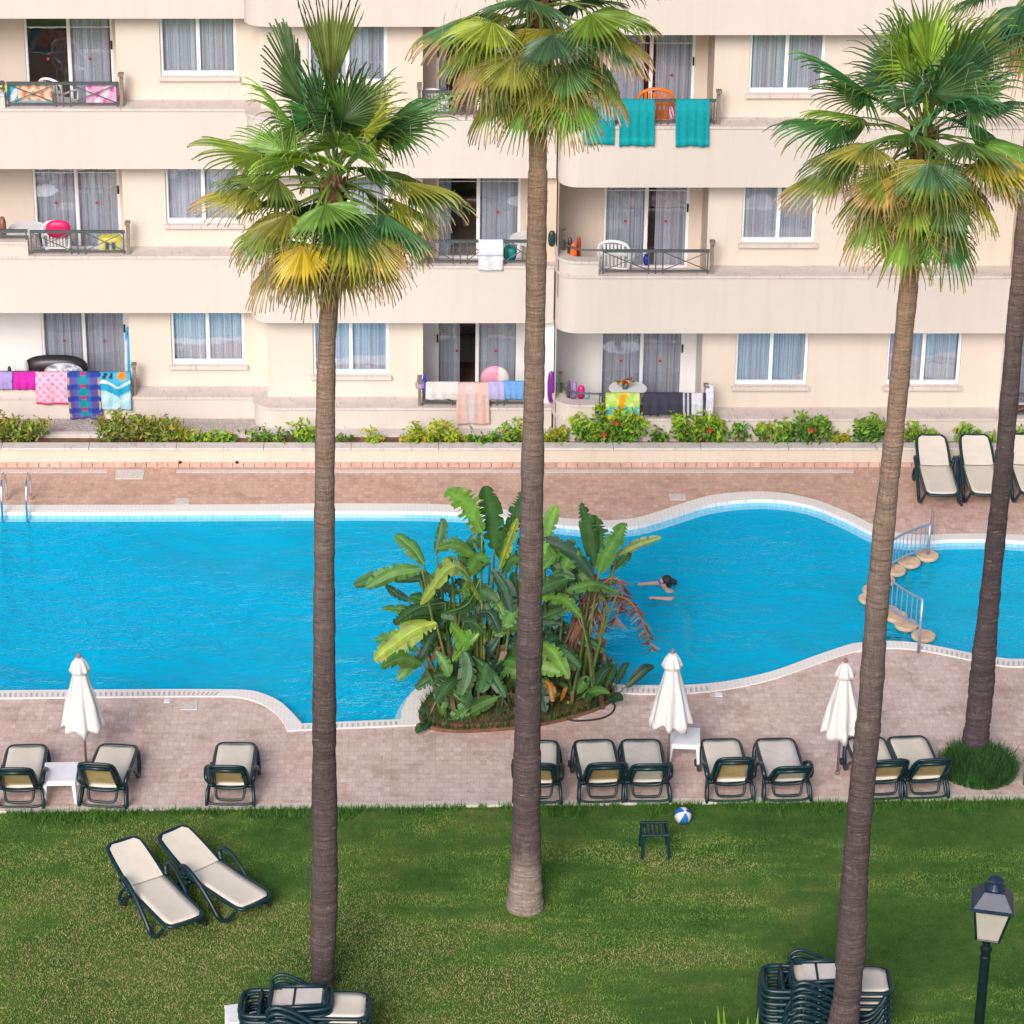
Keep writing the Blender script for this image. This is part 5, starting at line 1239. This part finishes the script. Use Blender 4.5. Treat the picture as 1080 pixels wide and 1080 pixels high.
# ================================================================== THINGS ON THE BALCONIES
def towel(px0, px1, pbot, k, Yf, pat, label, zr=None, name='towel', cat='towel', inside_=False, skew=0, group=None, back=.25):
    z0 = (ZT[k]+.47) if zr is None else zr; yr = Yf+.08
    x0, x1 = aty(px0, pbot, Yf-.06).x, aty(px1, pbot, Yf-.06).x; zb = aty((px0+px1)/2, pbot, Yf-.06).z
    if inside_: zb = ZT[k]+.03
    rg = random.Random(int(px0*13+pbot)); ph = rg.random()*6; nf = rg.randint(2, 4); amp = .012+.01*rg.random()
    fy = yr+.05 if inside_ else Yf-.055
    pth = [(yr+.045, z0-back), (yr+.035, z0-.05), (yr+.0, z0+.014), (yr-.035, z0-.02), (fy if inside_ is False else yr-.036, z0-.16), (fy if not inside_ else yr-.036, z0-.3), (fy if not inside_ else yr-.036, zb)]
    if inside_: pth = [(yr+.07, z0-.03-(z0-.03-zb)*q/6) for q in range(7)]
    pth = [Vector((0, a, b)) for a, b in pth]; cum = [0]
    for i in range(1, len(pth)): cum.append(cum[-1]+(pth[i]-pth[i-1]).length)
    Lt = cum[-1]; fr0 = cum[2]/Lt if not inside_ else 0
    def P(v):
        s_ = v*Lt
        for i in range(1, len(pth)):
            if cum[i] >= s_-1e-9:
                f = (s_-cum[i-1])/max(1e-9, cum[i]-cum[i-1]); return pth[i-1].lerp(pth[i], f)
        return pth[-1]
    def fn(u, v):
        p = P(v); d = max(0, v-fr0)
        y = p.y-(.5+.5*math.sin(u*nf*6.28+ph))*amp*min(1, d*3)*1.5-.0
        return (x0+(x1-x0)*u+skew*d*(x1-x0)+.01*math.sin(v*7+ph)*d, y, p.z-(.012*math.sin(u*9+ph)+.02*abs(u-.5))*d)
    m = MB(); nu = max(10, int((x1-x0)/.025))
    m.grid(fn, nu, 36, 0, lambda u, v: pat(u, (v-fr0)/(1-fr0)))
    o = m.build(name, M['cloth'], smooth=True, solid=.010); return tag(o, label, cat, group)
fl = lambda c: (lambda u, v: c)
TQ = (.0, .34, .38)
def tq(u, v): return (.0,.40,.44) if .84 < v < .90 else (TQ if v < .96 else (.0,.30,.35))
def lattice(u, v):
    if v > .93: return (.75,.05,.12)
    a, b = (u*4+v*4) % 1, (u*4-v*4) % 1
    if abs(a-.5) < .12 and abs(b-.5) < .12: return (.75,.08,.40)
    return (.80,.62,.72) if (a < .16 or b < .16) else (.78,.38,.58)
def plaid(u, v):
    if v > .95: return (.13,.10,.35)
    r = int(v*8) % 2; c = [(.02,.05,.33), (.12,.09,.36)][r]
    if .40 < u < .58: return (.55,.03,.10) if (v*8 % 2) < .8 else (.0,.30,.36)
    if .30 < u < .40 or .58 < u < .68: return (.02,.22,.38) if r else (.02,.10,.40)
    if (u < .08 or u > .92) and r: return (.55,.36,.14)
    return c
def wavy(u, v):
    s = v+.07*math.sin(u*7+.5)
    if (u-.72)**2+((v-.12)*1.3)**2 < .022: return (.80,.26,.02)
    if u < .42 and .03 < v < .2 and math.sin(u*30+v*20) > -.3: return (.02,.03,.10)
    if s < .30: return (.05,.42,.68)
    if s < .36: return (.75,.80,.82)
    if s < .56: return (.02,.36,.62)
    return (.40,.68,.80) if math.sin(u*9+v*14) > -.2 else (.55,.78,.85)
def tropic(u, v):
    if .42-.1*v < u < .62-.16*v: return (.85,.34,.01) if .08 < v else (.85,.62,.02)
    n = math.sin(u*17+v*9)+math.sin(u*8-v*15)
    if v > .8: return (.85,.70,.02)
    if v > .5: return (.10,.50,.62) if n > -.5 else (.42,.62,.10)
    return (.45,.66,.10) if n > -.2 else (.60,.74,.25)
def stripes(u, v):
    return (.05,.06,.12) if (u < .4 and int(u*22) % 2 == 0) or (u > .82 and int(u*22) % 2 == 0) else (.70,.70,.74)
def shawl(u, v): return lerp((.74,.50,.45), (.66,.58,.62), min(1, max(0, 1-abs(u-.42)*5)))
G_T = 'turquoise towels on the upper right balcony'
towel(615, 648, 152, 2, YR, tq, 'turquoise towel partly behind the hanging palm leaves on the top right balcony', group=G_T)
towel(652.5, 689.5, 153.5, 2, YR, tq, 'turquoise towel just left of the orange chair on the top right balcony', group=G_T)
towel(712, 747, 154, 2, YR, tq, 'turquoise towel right of the orange chair on the top right balcony', group=G_T)
towel(38.5, 74, 426, 0, YL, lattice, 'pink lattice towel hanging on the ground floor railing at left')
towel(72.5, 107, 441, 0, YL, plaid, 'blue and purple plaid towel on the ground floor railing at left', skew=.05)
towel(105.5, 139, 432, 0, YL, wavy, 'turquoise beach towel with an orange spot on the ground floor railing at left')
towel(14, 38, 406, 0, YL, fl((.62,.02,.42)), 'bright magenta swimwear hanging left of the pink lattice towel', cat='swimwear', name='swimwear')
towel(-6, 13, 402, 0, YL, fl((.40,.32,.66)), 'small lavender cloth hanging at the left edge beside the magenta swimwear', cat='cloth', name='cloth')
towel(449, 484, 417, 0, YM, fl((.72,.68,.66)), 'white towel folded over the middle ground floor railing', zr=ZT[0]+.48)
towel(481.5, 516, 447, 0, YM, shawl, 'long pale pink shawl hanging from the middle ground floor railing', cat='shawl', name='shawl')
towel(515, 532, 419, 0, YM, fl((.48,.44,.72)), 'lavender towel between the pink shawl and the light blue towel', zr=ZT[0]+.485)
towel(531, 557, 418, 0, YM, fl((.16,.38,.74)), 'light blue towel beside the middle palm trunk on the ground floor railing', zr=ZT[0]+.49)
towel(504.5, 530.5, 285, 1, YM, lambda u, v: (.35,.38,.60) if .50 < v < .53 else (.78,.78,.82), 'white towel over the middle balcony railing, left of the palm trunk')
towel(638.5, 674.5, 442, 0, YR, tropic, 'yellow and green towel with an orange stripe above the big hibiscus')
towel(679, 720, 437, 0, YR, fl((.045,.045,.075)), 'dark charcoal towel on the right ground floor railing')
towel(719.5, 743, 438, 0, YR, stripes, 'white towel with dark stripes at the right end of the ground floor railing')
towel(744, 752, 437, 0, YR, fl((.72,.73,.82)), 'white cloth hung over the end post beside the striped towel', cat='cloth', name='cloth', zr=ZT[0]+.63)
towel(90, 125, 109, 2, YL, lambda u, v: (.70,.12,.45) if math.sin(u*14)*math.sin(v*7+u*3) > .55 else ((.80,.66,.76) if math.sin(u*9+v*5) > .3 else (.75,.42,.62)), 'pink patterned towel inside the top left balcony railing', inside_=True)
towel(18, 54, 109, 2, YL, lambda u, v: (.25,.42,.55) if v > .82 else ((.70,.26,.12) if math.sin(u*24)*math.sin(v*9) > .2 else (.78,.58,.46)), 'orange patterned towel inside the top left balcony railing', inside_=True)
towel(-8, 18, 108, 2, YL, lambda u, v: (.70,.62,.10) if (u-.45)**2+(v-.25)**2 < .03 else ((.05,.45,.65) if math.sin(u*9+v*6) > -.3 else (.7,.75,.78)), 'turquoise beach towel at the left edge of the top left balcony', inside_=True)
def plastic_chair(pos, rz, label, col=(.78,.78,.80), name='plastic_chair', cover=None, group=None):
    r = empty(name, pos, rz, label, 'chair', group); mt = plain('chair_plastic_%d' % int(col[0]*99+col[1]*9), col, .4, .05, 4)
    m = MB(); m.box(-.22,.22,-.22,.22,.40,.43); m.build('seat', mt, r, bevel=.01)
    for a in (-1, 1):
        for b in (-1, 1): m = MB(); m.tube([(a*.20,b*.20,.40),(a*.24,b*.24,0)], [.022,.017], 6); m.build('leg', mt, r)
        m = MB(); m.tube(crom([(a*.25,-.2,.0+.40),(a*.26,-.2,.60),(a*.26,.0,.64),(a*.24,.22,.64)], 4), .02, 6); m.build('armrest', mt, r, smooth=True)
    bk = MB(); arch = crom([(-.23,.21,.43),(-.25,.25,.70),(-.20,.29,.86),(0,.31,.92),(.20,.29,.86),(.25,.25,.70),(.23,.21,.43)], 5); bk.tube(arch, .026, 6)
    for x in (-.15,-.09,-.03,.03,.09,.15): bk.box(x-.017, x+.017, -.006, .006, 0, .42, M=Matrix.Translation((0,.22,.45)) @ Matrix.Rotation(R_(-11), 4, 'X'))
    bk.box(-.22, .22, -.008, .008, 0, .06, M=Matrix.Translation((0,.265,.66)) @ Matrix.Rotation(R_(-11), 4, 'X'))
    bk.build('backrest', mt, r, smooth=False)
    return r
def on(px, py, Y, k): p = aty(px, py, Y); p.z = FL[k]; return p
G_C = 'plastic chairs on the balconies'
plastic_chair(on(650, 262, YR+.75, 1), R_(168), 'white slatted plastic chair on the right first floor balcony', group=G_C).scale = (1.15, 1.15, 1.12)
c_ = plastic_chair(on(61, 250, YL+.75, 1), R_(180), 'white plastic chair behind the pink float on the left first floor balcony', group=G_C); c_.scale = (1,1,1.12)
plastic_chair(on(63, 100, YL+.8, 2), R_(150), 'white plastic chair on the top left balcony', group=G_C)
plastic_chair(on(463, 108, YM+.7, 2), R_(160), 'white plastic chair on the top middle balcony', group=G_C)
plastic_chair(on(690, 112, YR+.7, 2), R_(180), 'bright orange plastic chair between the turquoise towels', (.80,.16,.01)).scale = (1.25,1.25,1.22)
def blobthing(name, px0, px1, py0, py1, Y, col, label, cat, th=.07, power=2.6, fnc=None, z0=None):
    """rounded soft thing: an upright cushion shape with its own thickness"""
    a, b = aty(px0, py1, Y), aty(px1, py0, Y); cx, cz = (a.x+b.x)/2, (a.z+b.z)/2; w, h = (b.x-a.x)/2, (b.z-a.z)/2
    m = MB(); n = 20
    for sgn in (-1, 1):
        def fn(u, v, s=sgn):
            t = 2*math.pi*u; ct, st_ = math.cos(t), math.sin(t)
            rx = abs(ct)**(2/power)*(1 if ct > 0 else -1); rz_ = abs(st_)**(2/power)*(1 if st_ > 0 else -1)
            return (rx*w*v, s*th*math.sqrt(max(0, 1-v**3)), rz_*h*v)
        m.grid(fn, 28, 6, 0, lambda u, v: fnc(v*math.cos(2*math.pi*u), v*math.sin(2*math.pi*u)) if fnc else col)
    o = m.build(name, M['vc_plastic'], smooth=True); o.location = (cx, Y, cz); return tag(o, label, cat)
blobthing('swim_float', 49, 74, 232, 251, YL+.42, (.78,.01,.14), 'round hot pink swim float on the left first floor balcony chair', 'float')
blobthing('swim_float', 506.5, 537, 386, 412, YM+.4, None, 'round pink and white swim float behind the middle ground floor railing', 'float', .08, 2.0, lambda x, y: (.80,.34,.46) if x < .25 else (.78,.78,.72))
blobthing('inflatable_bed', 26, 92, 374, 402, YL+.55, (.02,.02,.024), 'black inflatable mattress behind the ground floor towels at left', 'inflatable', .16, 2.6)
blobthing('laundry_pile', 47, 87, 383, 402, YL+.33, None, 'heap of striped laundry in front of the black inflatable', 'laundry', .13, 2.2, lambda x, y: (.75,.25,.10) if x < -.35 and y < .3 else ((.70,.72,.80) if math.sin(x*26+y*9) > -.2 else (.22,.22,.32)))
blobthing('cushion', 16, 30, 378, 402, YL+.4, (.78,.78,.76), 'white cushion left of the black inflatable', 'cushion', .1)
blobthing('bag', 104, 130, 247, 268, YL+.4, None, 'yellow beach bag with blue spots on the left first floor balcony', 'bag', .10, 4, lambda x, y: (.03,.12,.35) if abs(y) < .35 and abs(abs(x)-.25) < .2 else ((.80,.68,.08) if abs(x) < .8 else (.75,.75,.75)))
blobthing('bag', 530.5, 545, 258, 276, YM+.4, None, 'green and blue beach bag beside the white towel on the middle balcony', 'bag', .12, 2.6, lambda x, y: (.0,.32,.30) if y > -.5+.5*x else (.02,.08,.40))
blobthing('swim_fin', 598, 604, 250, 276, YR+.42, (.05,.04,.05), 'black swim fin standing in the corner of the right first floor balcony', 'swim fin', .05)
blobthing('water_toy', 601, 609, 256, 276, YR+.34, (.85,.18,.02), 'orange water toy standing in the corner of the right first floor balcony', 'toy', .06)
blobthing('water_toy', 608, 613, 248, 276, YR+.45, (.45,.03,.03), 'thin dark red toy beside the orange water toy', 'toy', .04)
blobthing('swim_fin', 578, 586, 243, 260, YM+.18, (.01,.05,.06), 'dark teal swim fin propped at the right end of the middle balcony', 'swim fin', .05)
blobthing('cloth_bundle', 678, 686, 268, 280, YR+.5, (.02,.05,.40), 'dark blue cloth bundle beside the white slatted chair', 'cloth', .08)
blobthing('swim_ring', 704, 712, 112, 129, YR+.3, None, 'pink and white swim ring between the orange chair and the turquoise towel', 'swim ring', .07, 2.2, lambda x, y: (.80,.05,.30) if math.sin(x*7+y*5) > 0 else (.78,.76,.78))
for (a, b, c, d, col, lb) in ((598,602,401,420,(.14,.07,.16),'dark purple water toy at the left end of the right ground floor balcony'),(603,609,402,420,(.42,.25,.66),'lavender water toy beside the dark purple one'),(609,617,406,421,(.75,.02,.22),'red pink water toy in the row on the right ground floor balcony'),(616,622,412,422,(.30,.62,.70),'small pale blue toy at the right end of the toy row'),(577,585,391,425,(.22,.02,.30),'purple swimsuit hanging beside the middle palm trunk'),(438,448,400,411,(.50,.36,.52),'small mauve bag on the left end of the middle ground floor railing')):
    blobthing('bag' if 'bag' in lb else 'swimsuit' if 'swimsuit' in lb else 'water_toy', a, b, c, d, (YR+.38 if a > 590 else YM+.06), col, lb, 'bag' if 'bag' in lb else 'swimsuit' if 'swimsuit' in lb else 'toy', .06)
blobthing('cloth_bundle', 0, 6, 228, 252, YL+.4, (.30,.12,.07), 'brown bundle at the left edge of the first floor balcony', 'bundle', .1)
blobthing('bottle', 8.5, 12, 386, 402, YL+.45, (.02,.02,.02), 'small dark bottle behind the lavender cloth', 'bottle', .05)
p = aty(448, 410, YM+.1); m = MB(); m.lathe([(.075,0),(.055,.13),(.015,.30),(.004,.32)], 10); o = m.build('toy_cone', plain('blue_toy', (.01,.04,.48), .5)); o.location = p; tag(o, 'pointed blue toy on the railing left of the white towel', 'toy')
p = on(136, 395, YL+.62, 0); r_ = empty('bodyboard', p, 0, 'tall blue and white bodyboard leaning beside the ground floor door at left', 'bodyboard')
m = MB(); m.grid(lambda u, v: (.085*(2*u-1)*math.sin(math.pi*min(1, v*.80+.2))**.5, .02*(1-(2*u-1)**2)+.12*v, 1.62*v), 8, 16, 0, lambda u, v: (.02,.34,.70) if u > .35 or v > .86 else (.70,.76,.82)); m.build('board', M['vc_plastic'], r_, smooth=True, solid=.035)
def rtable(px, Y, k, R0, label, py=260, h=.72):
    p = on(px, py, Y, k); r = empty('round_table', p, 0, label, 'table'); m = MB(); m.lathe([(R0-.02,h-.03),(R0,h-.02),(R0,h-.005),(R0-.01,h),(.01,h)], 24); m.build('table_top', M['white_plastic'], r)
    for q in range(4):
        a = q*math.pi/2+.6; m = MB(); m.tube([(math.cos(a)*R0*.5, math.sin(a)*R0*.5, h-.03), (math.cos(a)*R0*.8, math.sin(a)*R0*.8, 0)], .022, 6); m.build('leg', M['white_plastic'], r)
    return r
rtable(30, YL+.75, 1, .36, 'white round table on the left first floor balcony', h=.80); rtable(662, YR+.75, 0, .36, 'white round table on the right ground floor balcony', 415, .80); rtable(560, YM+.75, 1, .40, 'white round table behind the palm trunk on the middle balcony', h=.78)
p = on(659, 415, YR+.7, 0); m = MB(); rg = random.Random(4)
m.lathe([(.05,.80),(.06,.87),(.04,.9)], 10, c=(.05,.15,.12))
for i in range(26):
    q = Vector((rg.gauss(0,.09), rg.gauss(0,.05), .9+abs(rg.gauss(0,.05)))); m.ball(q, .03, .03, .025, 6, c=rg.choice([(.7,.03,.05),(.7,.15,.04),(.05,.18,.04),(.6,.4,.05)]))
o = m.build('flower_pot', M['vc_plastic']); o.location = p; tag(o, 'small pot of red flowers on the right ground floor table', 'flower pot')

# ================================================================== LIGHT
w = bpy.data.worlds.new('World'); sc.world = w; w.use_nodes = True
nt = w.node_tree; bg = nt.nodes['Background']; sky = nt.nodes.new('ShaderNodeTexSky'); sky.sky_type = 'NISHITA'; sky.sun_disc = False
SUN_EL, SUN_AZ = R_(32), R_(197)     # azimuth measured clockwise from +Y: behind the camera, a little to its left
sky.sun_elevation = SUN_EL; sky.sun_rotation = SUN_AZ; sky.dust_density = 3.0; sky.air_density = .8; sky.ozone_density = .6
nt.links.new(sky.outputs[0], bg.inputs['Color']); bg.inputs['Strength'].default_value = .10
sd = bpy.data.lights.new('sun', 'SUN'); sd.energy = 2.3; sd.angle = R_(26); sd.color = (1, .945, .91)
so = bpy.data.objects.new('sun', sd); COL.objects.link(so)
sv = Vector((math.sin(SUN_AZ)*math.cos(SUN_EL), math.cos(SUN_AZ)*math.cos(SUN_EL), math.sin(SUN_EL)))
so.rotation_euler = sv.to_track_quat('Z', 'Y').to_euler(); so.location = (0, -30, 40)
sc.view_settings.view_transform = 'Standard'; sc.view_settings.look = 'None'; sc.view_settings.gamma = 1; sc.view_settings.use_curve_mapping = False
sc.view_settings.exposure = EXPO
sc.render.engine = 'CYCLES'
sc.cycles.transparent_max_bounces = 12; sc.cycles.max_bounces = 6
